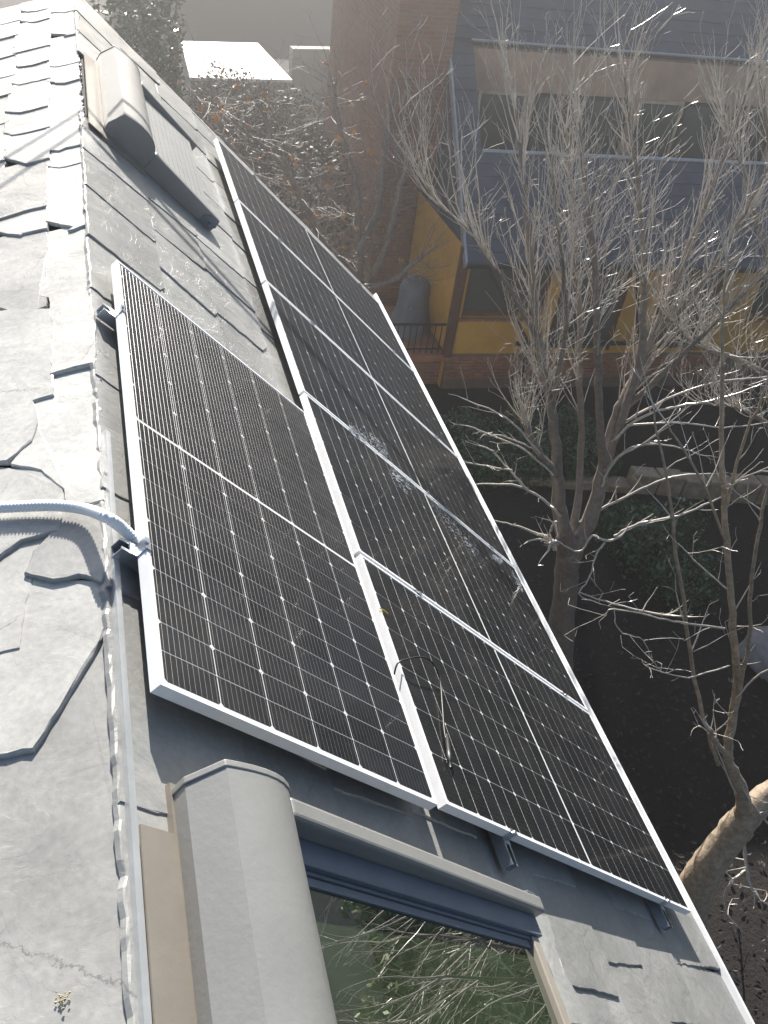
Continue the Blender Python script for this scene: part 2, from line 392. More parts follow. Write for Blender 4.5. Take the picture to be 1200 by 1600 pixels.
# left (gentle) slope: hand-shaped slates close to the camera, then rows away from it
def Fl(x, y, s): return Lf(x, y, s)
near = [
 [(-70, 1190), (0, 1186), (44, 1181), (110, 1075), (161, 990), (176, 1004), (186, 1250), (196, 1700), (-70, 1700)],
 [(-70, 1040), (0, 1027), (26, 1021), (32, 968), (47, 906), (100, 915), (156, 917), (163, 980), (112, 1066), (44, 1176), (0, 1182), (-70, 1188)],
 [(-70, 905), (-10, 890), (28, 852), (56, 846), (86, 838), (62, 868), (46, 902), (31, 964), (24, 1017), (-70, 1036)],
 [(88, 836), (100, 800), (154, 792), (160, 900), (154, 916), (118, 904), (92, 908), (46, 897), (60, 868)],
 [(-70, 738), (0, 733), (70, 738), (94, 772), (98, 798), (86, 834), (28, 848), (-12, 888), (-70, 900)],
 [(58, 660), (50, 634), (80, 624), (86, 590), (146, 577), (152, 700), (154, 788), (100, 797), (96, 770), (72, 736), (24, 726), (50, 692)],
 [(-70, 490), (20, 486), (78, 488), (84, 560), (80, 592), (80, 622), (48, 632), (56, 660), (46, 694), (20, 724), (-70, 730)],
 [(82, 462), (141, 460), (146, 520), (147, 572), (86, 588), (88, 552)],
]
bases = [-.006, .004, .002, .014, .008, .010, .014, .016]
for poly, bs in zip(near, bases):
    q = [left_uv(*p) for p in poly]
    q = [(d if d > .035 else .012 + rnd(-.006, .008), y) for d, y in q]
    cx = sum(p[0] for p in q) / len(q); cy = sum(p[1] for p in q) / len(q)
    q = [(d if d < .035 else d + (.012 if d > cx else -.012), y + (.018 if y > cy else 0)) for d, y in q]
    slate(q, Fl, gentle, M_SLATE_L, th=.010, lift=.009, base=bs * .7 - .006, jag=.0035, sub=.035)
y_start = left_uv(80, 475)[1]
def left_row(da, db, y, yend, lens, first=False):
    while y < yend:
        L = rnd(*lens); yb = min(y + L, yend)
        sk = rnd(-.05, .07); ch = rnd(0, .13)
        w = rnd(-.02, .02)
        poly = [(da + rnd(-.008, .008), y), (da + (db - da) * .45, y + rnd(-.02, .01)), (db - ch + w, y + sk * .4), (db + w, y + sk + ch), (db + w * .5, yb + .05), (da + rnd(-.01, .01), yb + .05)]
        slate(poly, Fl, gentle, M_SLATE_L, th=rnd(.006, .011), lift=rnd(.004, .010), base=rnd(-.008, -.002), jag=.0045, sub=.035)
        y = yb
left_row(.012, .215, y_start + .0, U1, (.22, .7))
left_row(.19, .43, left_uv(0, 486)[1] - .05, U1, (.22, .7))
left_row(.41, .70, .5, U1, (.35, .6))
left_row(.68, 1.0, -1.5, U1, (.4, .7))
left_row(.98, 1.34, -2.5, U1, (.45, .8))
left_row(.33, .69, -3, .45, (.5, .8))
left_row(1.30, 1.70, -3, U1, (.7, 1.0))
# broken slivers standing along the ridge edge
for k in range(55):
    y = rnd(.75, 5.5); w = rnd(.004, .009); l = rnd(.008, .05); d_ = rnd(.003, .016)
    slate([(d_, y), (d_ + w, y + l * rnd(.1, .4)), (d_ + w, y + l * .9), (d_ + .002, y + l)], Fl, gentle, M_SLATE_L, th=.006, lift=.002, base=rnd(-.014, -.003), jag=.002, sub=.010)
b = MB(); b.box(P, (U0, V0 - .004, -.014), (1.0, V0 + .014, .0075)); o = obj('ridge_flashing', b, M_ZINC, house)
b = MB(); b.box(P, (U0, V_EAVE - .012, -.05), (U1 + .05, V_EAVE + .012, .028)); o = obj('eave_trim', b, M_ALU, house); bevel(o, .004)
b = MB(); b.box(P, (U1 - .028, V0 + .05, -.12), (U1 + .012, V_EAVE - .016, -.006)); obj('verge_trim', b, M_ZINC, house)
# lichen tuft on the big slate
d0, y0 = left_uv(100, 1562)
b = MB()
for k in range(22):
    c = Lf(d0 + random.gauss(0, .006), y0 + random.gauss(0, .009), rnd(.001, .006)); r = rnd(.0015, .0035)
    b.add([c + Vector((r, 0, 0)), c + Vector((0, r, 0)), c - Vector((r, 0, 0)), c - Vector((0, r, 0)), c + Vector((0, 0, r))], [(0, 1, 4), (1, 2, 4), (2, 3, 4), (3, 0, 4)])
tag(obj('lichen_tuft', b, M_MOSS, kind='stuff'), 'small yellowish lichen tuft on the big slate at the bottom left', 'lichen')

# ------------------------------------------------------------------ solar panels
PW, PL, TH = 1.134, 2.094, .035
cell_mesh = None
def make_cell_mesh():
    a, c, ch = .0449, .0904, .008           # half sizes: 91 mm along the long side, 182 mm across
    v = [(-a + ch, -c, 0), (a, -c, 0), (a, c, 0), (-a + ch, c, 0), (-a, c - ch, 0), (-a, -c + ch, 0)]
    mb = MB(); mb.add(v, [(0, 1, 2, 3, 4, 5)]); return mb.mesh('cell', M_CELL)
CELL = make_cell_mesh()
lc = []                                    # (x along, y across, flip)
for half in (0, 1):
    for i in range(11):
        for j in range(6):
            x = .019 + half * (1.021 + .014) + i * .093 + .0455
            y = .016 + j * .184 + .091
            lc.append((x, y, i % 2))
def solar_panel(origin, ex, ey, en, label):
    """ex: direction of the long side, ey: of the short side, en: outward normal; origin = one glass corner."""
    root = thing('solar_panel', origin, label, 'solar panel', 'solar panels on the roof')
    F = lambda x, y, z: origin + ex * x + ey * y + en * z
    mb = MB(); lip = .011
    mb.box(F, (0, 0, -TH), (PL, lip, .0)); mb.box(F, (0, PW - lip, -TH), (PL, PW, .0))
    mb.box(F, (0, lip, -TH), (lip, PW - lip, .0)); mb.box(F, (PL - lip, lip, -TH), (PL, PW - lip, .0))
    o = obj('frame', mb, M_ALU, root); 
    mb = MB(); mb.box(F, (lip, lip, -.008), (PL - lip, PW - lip, -.0025)); obj('backsheet', mb, M_BACK, root)
    R = Matrix((ex, ey, en)).transposed().to_4x4()
    for x, y, fl in lc:
        c = bpy.data.objects.new('cell', CELL); COL.objects.link(c)
        p = F(x, y, -.0018)
        m = Matrix.Translation(p) @ R
        if fl: m = m @ Matrix.Rotation(math.pi, 4, 'Z')
        c.parent = root; c.matrix_parent_inverse = parent_world(root).inverted(); c.matrix_basis = m
    mb = MB(); w = .00045; h = .0003
    for half in (0, 1):
        xa = .019 + half * 1.035; xb = xa + 1.021
        for j in range(6):
            for k in range(10):
                y = .016 + j * .184 + .0091 + k * .0182
                mb.add([F(xa, y - w, -.0017), F(xb, y - w, -.0017), F(xa, y, -.0017 + h), F(xb, y, -.0017 + h), F(xa, y + w, -.0017), F(xb, y + w, -.0017)], [(0, 1, 3, 2), (2, 3, 5, 4)])
    obj('busbar', mb, M_BUS, root, kind='stuff')
    # small solder dots where the columns of cells meet
    mb = MB()
    for half in (0, 1):
        for i in range(1, 11):
            for j in range(1, 6):
                x = .019 + half * 1.035 + i * .093 - .001; y = .016 + j * .184 - .001; r = .0034
                mb.quad(F(x - r, y, -.0012), F(x, y - r, -.0012), F(x + r, y, -.0012), F(x, y + r, -.0012))
    obj('solder_dot', mb, M_BACK, root, kind='stuff')
    return root
EU = Vector((0, 1, 0)); EV = (P(0, 1) - P(0, 0)).normalized(); EN = (P(0, 0, 1) - P(0, 0, 0)).normalized()
lower_labels = [
 'nearest solar panel of the lower row with a loose black cable lying on its glass',
 'second panel of the lower row, pale dried mortar splashes along its far edge',
 'middle panel of the lower row, crossed by the dark shadow of a wire',
 'fourth panel of the lower row, hazy grey, one short of the gable end',
 'farthest panel of the lower row, standing at the gable end of the roof']
for k in range(5):
    solar_panel(P(k * (PW + .0205), 0, HS), EV, EU, EN, lower_labels[k])
UV1 = -.045
solar_panel(P(-.012, UV1, HS - .008), EU, -EV, EN, 'single solar panel of the upper row, lying lengthwise along the ridge above the others')

# mounting rails with end clamps
def clamp(F, root, mid=False):
    mb = MB()
    mb.box(F, (-.022, -.003, -TH - .002), (.022, .001, .004)); mb.box(F, (-.022, -.006, .0015), (.022, .012, .0045))
    mb.box(F, (-.022, -.024, -TH - .004), (.022, -.003, -TH + .001))
    r0 = [F(.007 * math.cos(a), -.002 + .007 * math.sin(a), .0046) for a in [i * math.pi / 3 for i in range(6)]]
    r1 = [F(.007 * math.cos(a), -.002 + .007 * math.sin(a), .0105) for a in [i * math.pi / 3 for i in range(6)]]
    mb.prism(r0, r1)
    return obj('clamp', mb, M_RAIL, root)
def rail(a, bb, ea, ew, label, clamp_at):
    """U-shaped rail from a to bb; ew = width direction; clamps at points along ea."""
    root = thing('mounting_rail', a, label, 'rail', 'aluminium rails under the panels')
    L = (bb - a).length
    F = lambda x, y, z: a + ea * x + ew * y + EN * z
    mb = MB(); w = .021; h = .042
    mb.box(F, (0, -w, -h), (L, w, -h + .003)); mb.box(F, (0, -w, -h + .003), (L, -w + .003, 0)); mb.box(F, (0, w - .003, -h + .003), (L, w, 0))
    mb.box(F, (0, -w + .003, -.003), (L, -w + .010, 0)); mb.box(F, (0, w - .010, -.003), (L, w - .003, 0))
    obj('profile', mb, M_RAIL, root)
    for x, s, hz in clamp_at:
        G = lambda p, q, z, x=x, s=s, hz=hz: a + ea * (x + q * s) + ew * p + EN * (z + hz)
        clamp(G, root)
    return root
hz = TH + .001
for v, lab in ((.42, 'upper rail under the lower row of panels, its end showing below the nearest panel'), (1.80, 'lower rail under the lower row, its bluish end showing near the eave')):
    a = P(-.10, v, HS - hz); bb = P(5 * 1.1545 + .08, v, HS - hz)
    cl = [(.10, 1, hz)] + [(.10 + k * 1.1545 - .010, 1, hz) for k in range(1, 5)] + [(.10 + 5 * 1.1545 - .02, -1, hz)]
    rail(a, bb, EU, EV, lab, cl)
for u, lab in ((.455, 'rail under the upper panel whose open end holds the white conduit'), (1.70, 'rail under the far part of the upper panel, its end by the ridge')):
    va = UV1 - PW
    a = P(u, va - .052, HS - .008 - hz); bb = P(u, UV1 + .02, HS - .008 - hz)
    rail(a, bb, EV, EU, lab, [(.052, 1, hz)])

# ------------------------------------------------------------------ roof windows with roller shutter boxes
def roof_window(u_far, u_near, v_end, label, closed):
    root = thing('roof_window', P((u_far + u_near) / 2, v_end, 0), label, 'roof window', 'roof windows with roller shutters')
    hv0 = -1.098
    prof = [(0, -.01), (-.012, .055), (.020, .150)]
    for i in range(1, 11):
        t = i / 10; prof.append((.020 + .260 * math.sin(t * 1.45), .150 + .040 * math.sin(t * 2.2) - .130 * t ** 2.4))
    prof.append((.282, .005))
    def ring(u, grow=0.0):
        return [P(u, hv0 + x + (x - .16) * grow, s + (s > 0) * grow * .1) for x, s in prof]
    mb = MB(); r0, r1 = ring(u_near), ring(u_far - .012); nn = len(r0)
    mb.add(r0[2:] + r1[2:], [(nn - 2 + i, nn - 2 + i + 1, i + 1, i) for i in range(nn - 3)], True)
    for i in (0, 1, nn - 1): mb.quad(r1[i], r1[(i + 1) % nn], r0[(i + 1) % nn], r0[i])
    mb.add(r0, [tuple(range(nn))]); mb.add(r1, [tuple(range(nn - 1, -1, -1))])
    if mb_flipped(mb, P(u_near, -.94, .05)): mb.f = [tuple(reversed(f)) for f in mb.f]
    box = obj('shutter_box', mb, M_SHUT, root)
    mb = MB(); mb.prism(ring(u_far - .012, .025), ring(u_far + .006, .025)); cap = obj('end_cap', mb, M_SHUT, root); bevel(cap, .003, 2)
    if True:
        mb = MB(); mb.prism(ring(u_near - .006, .025), ring(u_near + .012, .025)); cap = obj('end_cap', mb, M_SHUT, root); bevel(cap, .003, 2)
    v0 = hv0 + .27
    gl = []
    def guide(ua, ub):
        m2 = MB(); m2.box(lambda u, v, s: P(u, v, s * (1.25 - .35 * (v - v0) / (v_end - v0)) if s > 0 else s), (ua, v0, -.01), (ub, v_end, .09)); o = obj('side_guide', m2, M_SHUT, root); bevel(o, .012, 3); return o
    guide(u_far - .045, u_far + .012); guide(u_near - .012, u_near + .045)
    # inner steps of the casement
    mb = MB(); mb.box(P, (u_far - .114, v0 + .01, -.01), (u_far - .046, v_end - .03, .050)); mb.box(P, (u_near + .046, v0 + .01, -.01), (u_near + .114, v_end - .03, .050))
    mb.box(P, (u_far - .125, v0 + .01, -.01), (u_far - .1142, v_end - .09, .034)); mb.box(P, (u_near + .1142, v0 + .01, -.01), (u_near + .125, v_end - .09, .034))
    mb.box(P, (u_near + .126, v0 + .01, -.01), (u_far - .126, v0 + .06, .038))
    fr = obj('casement_frame', mb, M_WFRAME, root); bevel(fr, .003, 2)
    mb = MB(); mb.box(P, (u_near + .1145, v_end - .089, -.01), (u_far - .1145, v_end - .045, .040)); mb.box(P, (u_near + .03, v_end - .044, -.012), (u_far - .03, v_end - .012, .018))
    br = obj('bottom_rail', mb, M_WPALE, root); bevel(br, .004, 2)
    mb = MB(); mb.box(P, (u_near + .127, v0 + .061, .008), (u_far - .127, v_end - .091, .020)); pane = obj('pane', mb, M_PANE, root)
    if not closed:
        mb = MB()
        mb.box(P, (u_far - .150, v0 + .061, .0205), (u_far - .128, v_end - .10, .027)); mb.box(P, (u_near + .128, v0 + .061, .0205), (u_near + .15, v_end - .10, .027))
        obj('glazing_seal', mb, M_WFRAME, root)
    if closed:
        v = v0; k = 0
        while v < v_end - .10:
            mb = MB(); mb.box(P, (u_near + .047, v + .002, .0585), (u_far - .047, v + .0418, .066))
            sl = obj('shutter_slat', mb, M_SHUT_D, root)
            v += .042
    for uu, sg in ((u_far, 1), (u_near, -1)):
        mb = MB(); x0 = uu + sg * .016
        pr = [(v_end - .10, .01), (v_end - .02, .01), (v_end + .0, .035), (v_end - .01, .07), (v_end - .07, .075), (v_end - .10, .05)]
        mb.prism([P(x0, v, s) for v, s in pr], [P(x0 + sg * .006, v, s) for v, s in pr])
        c = P(x0 + sg * .012, v_end - .04, .03)
        mb.tube([c - EU * .012, c + EU * .012], .012, 8)
        obj('hinge_bracket', mb, M_WFRAME, root)
    mb = MB(); mb.box(P, (u_near - .1, V0 + .016, .007), (u_far - .105, hv0 - .012, .0125)); mb.box(P, (u_near - .1, hv0 - .0115, -.01), (u_far + .02, hv0 + .28, .010))
    obj('flashing', mb, M_LEAD, root)
    return root
roof_window(-.225, -1.60, .46, 'near roof window with open grey shutter box, branches reflected in its green glass', False)
roof_window(5.05, 3.80, -.30, 'far roof window with its roller shutter closed, by the gable end', True)

# ------------------------------------------------------------------ conduit, cables, small things on the roof
mb = MB()
def on_left(px, py, h): return at_plane(px, py, Lf(0, 0, h), Vector((-math.sin(LP), 0, math.cos(LP))))
def on_steep(px, py, h): return at_plane(px, py, P(0, 0, h), (P(0, 0, 1) - P(0, 0, 0)))
cp = [on_left(-260, 812, .05), on_left(-120, 798, .035), on_left(0, 793, .032), on_left(80, 790, .036), on_left(130, 795, .045), on_steep(166, 808, .066), on_steep(190, 824, .058), on_steep(208, 842, .045), on_steep(216, 854, .035)]
def spline(pts, n):
    out = []
    for i in range(len(pts) - 1):
        p0 = pts[max(i - 1, 0)]; p1 = pts[i]; p2 = pts[i + 1]; p3 = pts[min(i + 2, len(pts) - 1)]
        for k in range(n):
            t = k / n
            out.append(.5 * ((2 * p1) + (p2 - p0) * t + (2 * p0 - 5 * p1 + 4 * p2 - p3) * t * t + (3 * p1 - p0 - 3 * p2 + p3) * t ** 3))
    out.append(pts[-1]); return out
path = spline(cp, 24); acc = [0]
for i in range(1, len(path)): acc.append(acc[-1] + (path[i] - path[i - 1]).length)
step = .0028; pts = []; rad = []; j = 0
for q in range(int(acc[-1] / step)):
    s_ = q * step
    while j < len(acc) - 2 and acc[j + 1] < s_: j += 1
    t = (s_ - acc[j]) / max(1e-9, acc[j + 1] - acc[j]); pts.append(path[j].lerp(path[j + 1], t))
    rad.append(.0145 + .0022 * (1 if (q // 2) % 2 else -1))
mb.tube(pts, rad, 12)
tag(obj('conduit', mb, M_PLASTIC), 'white corrugated conduit crossing the left slates and bending over the ridge to a rail end', 'conduit')
# loose cable with a plug on the nearest panel
def glass(px, py, h=.0): return at_plane(px, py, P(0, 0, HS + h), EN)
cabl = thing('loose_cable', glass(690, 1130), 'thin black cable with a plug, lying loose on the nearest panel of the lower row', 'cable')
cp = [P(.52, -.02, HS - .02), glass(622, 1036, .012), glass(640, 1029, .035), glass(660, 1027, .045), glass(676, 1036, .04), glass(687, 1060, .02), glass(691, 1100, .009), glass(694, 1140, .006), glass(698, 1160, .006)]
mb = MB(); mb.tube(spline(cp, 10), .0032, 8); obj('wire', mb, M_BLACK, cabl)
a = glass(698, 1148, .009); c = glass(704, 1200, .009)
mb = MB(); d = c - a
mb.tube([a, a + d * .1, a + d * .12, a + d * .5, a + d * .52, a + d * .8, a + d * .82, c], [.004, .005, .008, .008, .0095, .0095, .006, .005], 10); obj('plug', mb, M_BLACK, cabl)
mb = MB(); a = glass(593, 950, .004); mb.tube([a, glass(600, 954, .006), glass(606, 959, .003)], .0022, 6)
tag(obj('cable_tie', mb, M_YTAG), 'tiny yellow cable tie end sticking out at the joint between upper and lower panels', 'cable tie')
# dried mortar splashes on the glass
spl = [((548, 668), (574, 690), 9, 'small pale mortar splash nearest the upper panel on the second lower panel'),
       ((580, 682), (604, 712), 9, 'pale mortar splash across the joint beside the smallest splash'),
       ((612, 735), (640, 765), 10, 'mortar splash just above the long speckled one'),
       ((668, 770), (745, 865), 13, 'long speckled mortar splash running down the second lower panel'),
       ((772, 868), (782, 878), 6, 'small mortar splash close to the lower edge of the panels'),
       ((801, 895), (816, 922), 4, 'mortar crumbs along the eave end of the second lower panel')]
for (a, c, wd, lab) in spl:
    mb = MB()
    for k in range(int(300 * wd / 9)):
        t = rnd(0, 1); px = a[0] + (c[0] - a[0]) * t + random.gauss(0, wd * .45) * (.35 + math.sin(t * 3.1)); py = a[1] + (c[1] - a[1]) * t + random.gauss(0, wd * .4)
        q = glass(px, py, .0008); r = rnd(.0012, .0048) * (1 if rnd(0, 1) < .9 else 2.2); n_ = 6; ph = rnd(0, 6)
        ring = [q + (EU * math.cos(ph + i * math.tau / n_) + EV * 1.7 * math.sin(ph + i * math.tau / n_)) * r * rnd(.5, 1.1) for i in range(n_)]
        mb.add(ring + [q + EN * rnd(.0008, .002)], [(i, (i + 1) % n_, n_) for i in range(n_)])
    tag(obj('mortar_splash', mb, M_SPLASH, kind='stuff'), lab, 'splash', 'dried splashes on the panels')
# overhead wires between the houses (above the picture); their shadows cross the roof
NLEFT = Vector((-math.sin(LP), 0, math.cos(LP)))
def wire(pa, ps, zw, label):
    """A level wire at height zw whose shadow passes through one point of each slope."""
    a = at_plane(*pa, Lf(0, 0), NLEFT); c = at_plane(*ps, P(0, 0), EN)
    a = a + TO_SUN * ((zw - a.z) / TO_SUN.z); c = c + TO_SUN * ((zw - c.z) / TO_SUN.z); d = c - a
    mb = MB(); mb.tube([a + d * t for t in (-3, -1.5, 0, 1.5, 3, 5, 7, 9)], .017, 6)
    tag(obj('overhead_wire', mb, M_BLACK), label, 'wire', 'overhead wires')
wire((0, 255), (445, 545), HR + .8, 'overhead wire above the roof, the farther one')
wire((0, 292), (462, 572), HR + .83, 'overhead wire above the roof, the nearer one')

# ------------------------------------------------------------------ yellow house across the yard
YAW = math.radians(4)
FA = Vector((math.cos(YAW), -math.sin(YAW), 0)); FB = Vector((math.sin(YAW), math.cos(YAW), 0))
F0 = CAM + (Vector((4.77, 10.8, HR - 6.8)) - Vector((0, 0, HR - 6.8)) + Vector((0, 0, 0)) - Vector((0.0717, -1.2997, 8.5117))) * FAR
F0.z = 0
def fa(px, py):                             # pixel on the facade -> (along, height)
    p = at_plane(px, py, F0, FB); return ((p - F0).dot(FA), p.z)
def Y(a, bk, z): return F0 + FA * a + FB * bk + Vector((0, 0, z))
yh = thing('yellow_house', Y(4, 4, 0), 'ochre yellow house with brick plinth and dark slate roof across the yard', 'house')
a_l = fa(697, 553)[0]; z_p = fa(697, 553)[1]; z_e = fa(720, 388)[1] + .02; a_r = a_l + 11
w1 = (*fa(735, 414), *fa(856, 500)); wd1 = (fa(736, 415)[0], fa(722, 497)[1], fa(866, 420)[0], fa(736, 417)[1])
dr1 = (fa(885, 420)[0], z_p + .05, fa(1000, 420)[0] - .1, wd1[3] + .02)
dr2 = (dr1[2] + .75, z_p + .05, dr1[2] + 2.1, wd1[3])
win3 = (dr2[2] + .8, wd1[1], dr2[2] + 2.3, wd1[3])
openings = [wd1, dr1, dr2, win3]
def wall_with_openings(x0, x1, z0, z1, ops, dep):
    mb = MB(); xs_ = sorted({x0, x1, *[o[0] for o in ops], *[o[2] for o in ops]}); zs = sorted({z0, z1, *[o[1] for o in ops], *[o[3] for o in ops]})
    for i in range(len(xs_) - 1):
        for j in range(len(zs) - 1):
            cx, cz = (xs_[i] + xs_[i + 1]) / 2, (zs[j] + zs[j + 1]) / 2
            if any(o[0] < cx < o[2] and o[1] < cz < o[3] for o in ops): continue
            mb.quad(Y(xs_[i], 0, zs[j]), Y(xs_[i + 1], 0, zs[j]), Y(xs_[i + 1], 0, zs[j + 1]), Y(xs_[i], 0, zs[j + 1]))
    for (a, z0_, c, z1_) in ops:
        mb.quad(Y(a, 0, z0_), Y(a, dep, z0_), Y(a, dep, z1_), Y(a, 0, z1_)); mb.quad(Y(c, 0, z0_), Y(c, 0, z1_), Y(c, dep, z1_), Y(c, dep, z0_))
        mb.quad(Y(a, 0, z1_), Y(a, dep, z1_), Y(c, dep, z1_), Y(c, 0, z1_)); mb.quad(Y(a, 0, z0_), Y(c, 0, z0_), Y(c, dep, z0_), Y(a, dep, z0_))
    return mb
fw = wall_with_openings(a_l, a_r, z_p, z_e, openings, .22)
# side wall runs back to the left
lp = at_z(655, 300, z_e - .02); sb = (lp - F0).dot(FB); sa = (lp - F0).dot(FA)
fw.quad(Y(sa, sb, -.1), Y(a_l, 0, -.1), Y(a_l, 0, z_e), Y(sa, sb, z_e))
fw.quad(Y(a_r, 0, -.1), Y(a_r, 7, -.1), Y(a_r, 7, z_e), Y(a_r, 0, z_e))
obj('wall', fw, M_OCHRE, yh)
# brick plinth: mortar core, proud bricks
mb = MB(); mb.hexa([Y(a_l + .02, -.025, -.1), Y(a_r, -.025, -.1), Y(a_r, .3, -.1), Y(a_l + .02, .3, -.1), Y(a_l + .02, -.025, z_p - .004), Y(a_r, -.025, z_p - .004), Y(a_r, .3, z_p - .004), Y(a_l + .02, .3, z_p - .004)])
pl = obj('brick_plinth', mb, M_MORTAR, yh)
mb = MB(); mb.box(lambda x, y, z: Vector((x, y, z)), (-.117, -.02, -.031), (.117, .02, .031)); BR = mb.mesh('brick', M_BRICK)
nb = 0; zz = .035 + .25; r = 0
Rf = Matrix((FA, FB, Vector((0, 0, 1)))).transposed().to_4x4()
while zz < z_p - .03:
    aa = a_l + .14 + (.125 if r % 2 else 0)
    while aa < a_l + 6.2 and nb < 298:
        o = bpy.data.objects.new('brick', BR); COL.objects.link(o); o.parent = pl
        o.matrix_parent_inverse = parent_world(pl).inverted()
        o.matrix_basis = Matrix.Translation(Y(aa, -.030 + rnd(-.004, .004), zz)) @ Rf @ Matrix.Rotation(rnd(-.02, .02), 4, 'Z')
        nb += 1; aa += .25
    zz += .076; r += 1
def unit(op, frame_m, glass_m, name, mull=1):
    a, z0, c, z1 = op
    mb = MB(); t = .06
    G = lambda x, y, z: Y(x, y, z)
    mb.box(G, (a, .10, z0), (a + t, .17, z1)); mb.box(G, (c - t, .10, z0), (c, .17, z1)); mb.box(G, (a + t, .10, z1 - t), (c - t, .17, z1)); mb.box(G, (a + t, .10, z0), (c - t, .17, z0 + t * 1.6))
    for k in range(1, mull): 
        x = a + (c - a) * k / mull; mb.box(G, (x - .03, .105, z0 + t * 1.6), (x + .03, .165, z1 - t))
    f = obj(name, mb, frame_m, yh)
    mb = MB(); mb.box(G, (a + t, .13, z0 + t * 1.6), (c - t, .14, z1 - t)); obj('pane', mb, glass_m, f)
    mb = MB(); mb.box(G, (a + .001, .01, z0 + .001), (a + .02, .10, z1 - .001)); obj('reveal_lining', mb, M_BROWN, f)
    mb = MB(); mb.box(G, (c - .02, .01, z0 + .001), (c - .001, .10, z1 - .001)); obj('reveal_lining', mb, M_BROWN, f)
    if name == 'window':
        mb = MB(); mb.box(G, (a - .06, -.05, z0 - .05), (c + .06, .10, z0 - .002)); obj('sill', mb, M_BRICK, f)
    return f
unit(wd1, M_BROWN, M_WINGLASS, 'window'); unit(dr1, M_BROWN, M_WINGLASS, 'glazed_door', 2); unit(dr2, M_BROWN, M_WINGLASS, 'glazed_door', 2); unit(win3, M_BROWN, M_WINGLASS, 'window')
mb = MB(); mb.box(Y, (wd1[0] - .12, -.012, wd1[3] + .01), (dr1[2] + .2, .0, z_e - .03)); obj('lintel_band', mb, M_CREAM, yh)
mb = MB(); mb.box(Y, (a_l - .07, -.07, z_p - .05), (a_l + .10, .08, z_e)); o = obj('corner_post', mb, M_BROWN, yh); bevel(o, .015)
# roof: courses of slates, inset terrace with a salmon back wall
PITCH = math.radians(42); tp = math.tan(PITCH)
def R(a, bk, s=0.0): return Y(a, bk - s * math.sin(PITCH), z_e + .06 + bk * tp + s * math.cos(PITCH))
def rb(px, py):                              # pixel on that roof -> (along, back)
    nrm = FA.cross(FB * math.cos(PITCH) + Vector((0, 0, math.sin(PITCH))))
    p = at_plane(px, py, R(0, 0), nrm); return ((p - F0).dot(FA), (p - F0).dot(FB))
b1 = rb(720, 237)[1]; b2 = rb(760, 62)[1]; b_top = 7.6
a_rf = a_l + .0
def slope(x0, x1, y0, y1, name):
    mb = MB(); mb.box(R, (x0, y0, -.12), (x1, y1, -.03)); o = obj(name, mb, M_ROOF2, yh)
    mb = MB(); y = y0; r = 0
    while y < y1 - .01:
        ye = min(y + .18, y1); x = x0 - (.15 if r % 2 else 0)
        while x < x1 - .02:
            xa, xb = max(x, x0), min(x + .3, x1)
            if xb - xa > .02:
                l = rnd(.0, .006)
                mb.add([R(xa, y, .002 + l), R(xb - .006, y, .002 + l), R(xb - .006, ye, -.012 + l), R(xa, ye, -.012 + l), R(xa, y, -.03), R(xb - .006, y, -.03)], [(0, 1, 2, 3), (4, 5, 1, 0)])
            x += .3
        y = ye; r += 1
    t = obj('slate', mb, M_ROOF2, o, kind='stuff'); return o
slope(a_rf, a_r + .3, -.28, b1, 'lower_roof_slope')
slope(a_rf, a_rf + .45, b1 + .005, b2 - .005, 'roof_strip'); slope(a_rf, a_r + .3, b2, b_top, 'upper_roof_slope')
mb = MB()
za = z_e + .06 + b2 * tp
mb.hexa([Y(a_rf + .455, b2 - .1, z_e - .3), Y(a_r, b2 - .1, z_e - .3), Y(a_r, b2 + .1, z_e - .3), Y(a_rf + .455, b2 + .1, z_e - .3), Y(a_rf + .455, b2 - .1, za - .13), Y(a_r, b2 - .1, za - .13), Y(a_r, b2 + .1, za - .13), Y(a_rf + .455, b2 + .1, za - .13)])
obj('terrace_back_wall', mb, M_PINK, yh)
mb = MB(); mb.box(Y, (a_rf + .455, b1 + .02, z_e - .35), (a_r, b2 - .1, z_e - .25)); obj('terrace_floor', mb, M_ROCK, yh)
z_d0, z_d1 = z_e - .25, za - .85
x = a_rf + .7
for k in range(6):
    mb = MB(); G = Y
    mb.box(G, (x, b2 - .16, z_d0), (x + .06, b2 - .105, z_d1)); mb.box(G, (x + .94, b2 - .16, z_d0), (x + 1.0, b2 - .105, z_d1)); mb.box(G, (x + .06, b2 - .16, z_d1 - .06), (x + .94, b2 - .105, z_d1))
    f = obj('terrace_door', mb, M_METALD if k % 3 else M_CREAM, yh)
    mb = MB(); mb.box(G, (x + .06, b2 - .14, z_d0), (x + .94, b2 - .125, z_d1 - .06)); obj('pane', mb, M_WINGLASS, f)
    x += 1.02 if k % 2 else 1.2
mb = MB(); mb.box(R, (a_rf + .46, b1 + .005, -.06), (a_r + .3, b1 + .05, .02)); obj('parapet_coping', mb, M_ZINC, yh)
mb = MB(); mb.box(R, (a_rf + .42, b2 - .03, -.02), (a_r + .3, b2 - .004, .018)); obj('terrace_coping', mb, M_ZINC, yh)
mb = MB(); mb.box(R, (a_rf - .05, -.30, -.12), (a_rf - .004, b_top, .02)); obj('verge_flashing', mb, M_ZINC, yh)
mb = MB(); mb.box(Y, (a_rf - .02, -.34, z_e - .26), (a_r + .3, -.22, z_e - .16)); o = obj('gutter', mb, M_METALD, yh); bevel(o, .02)
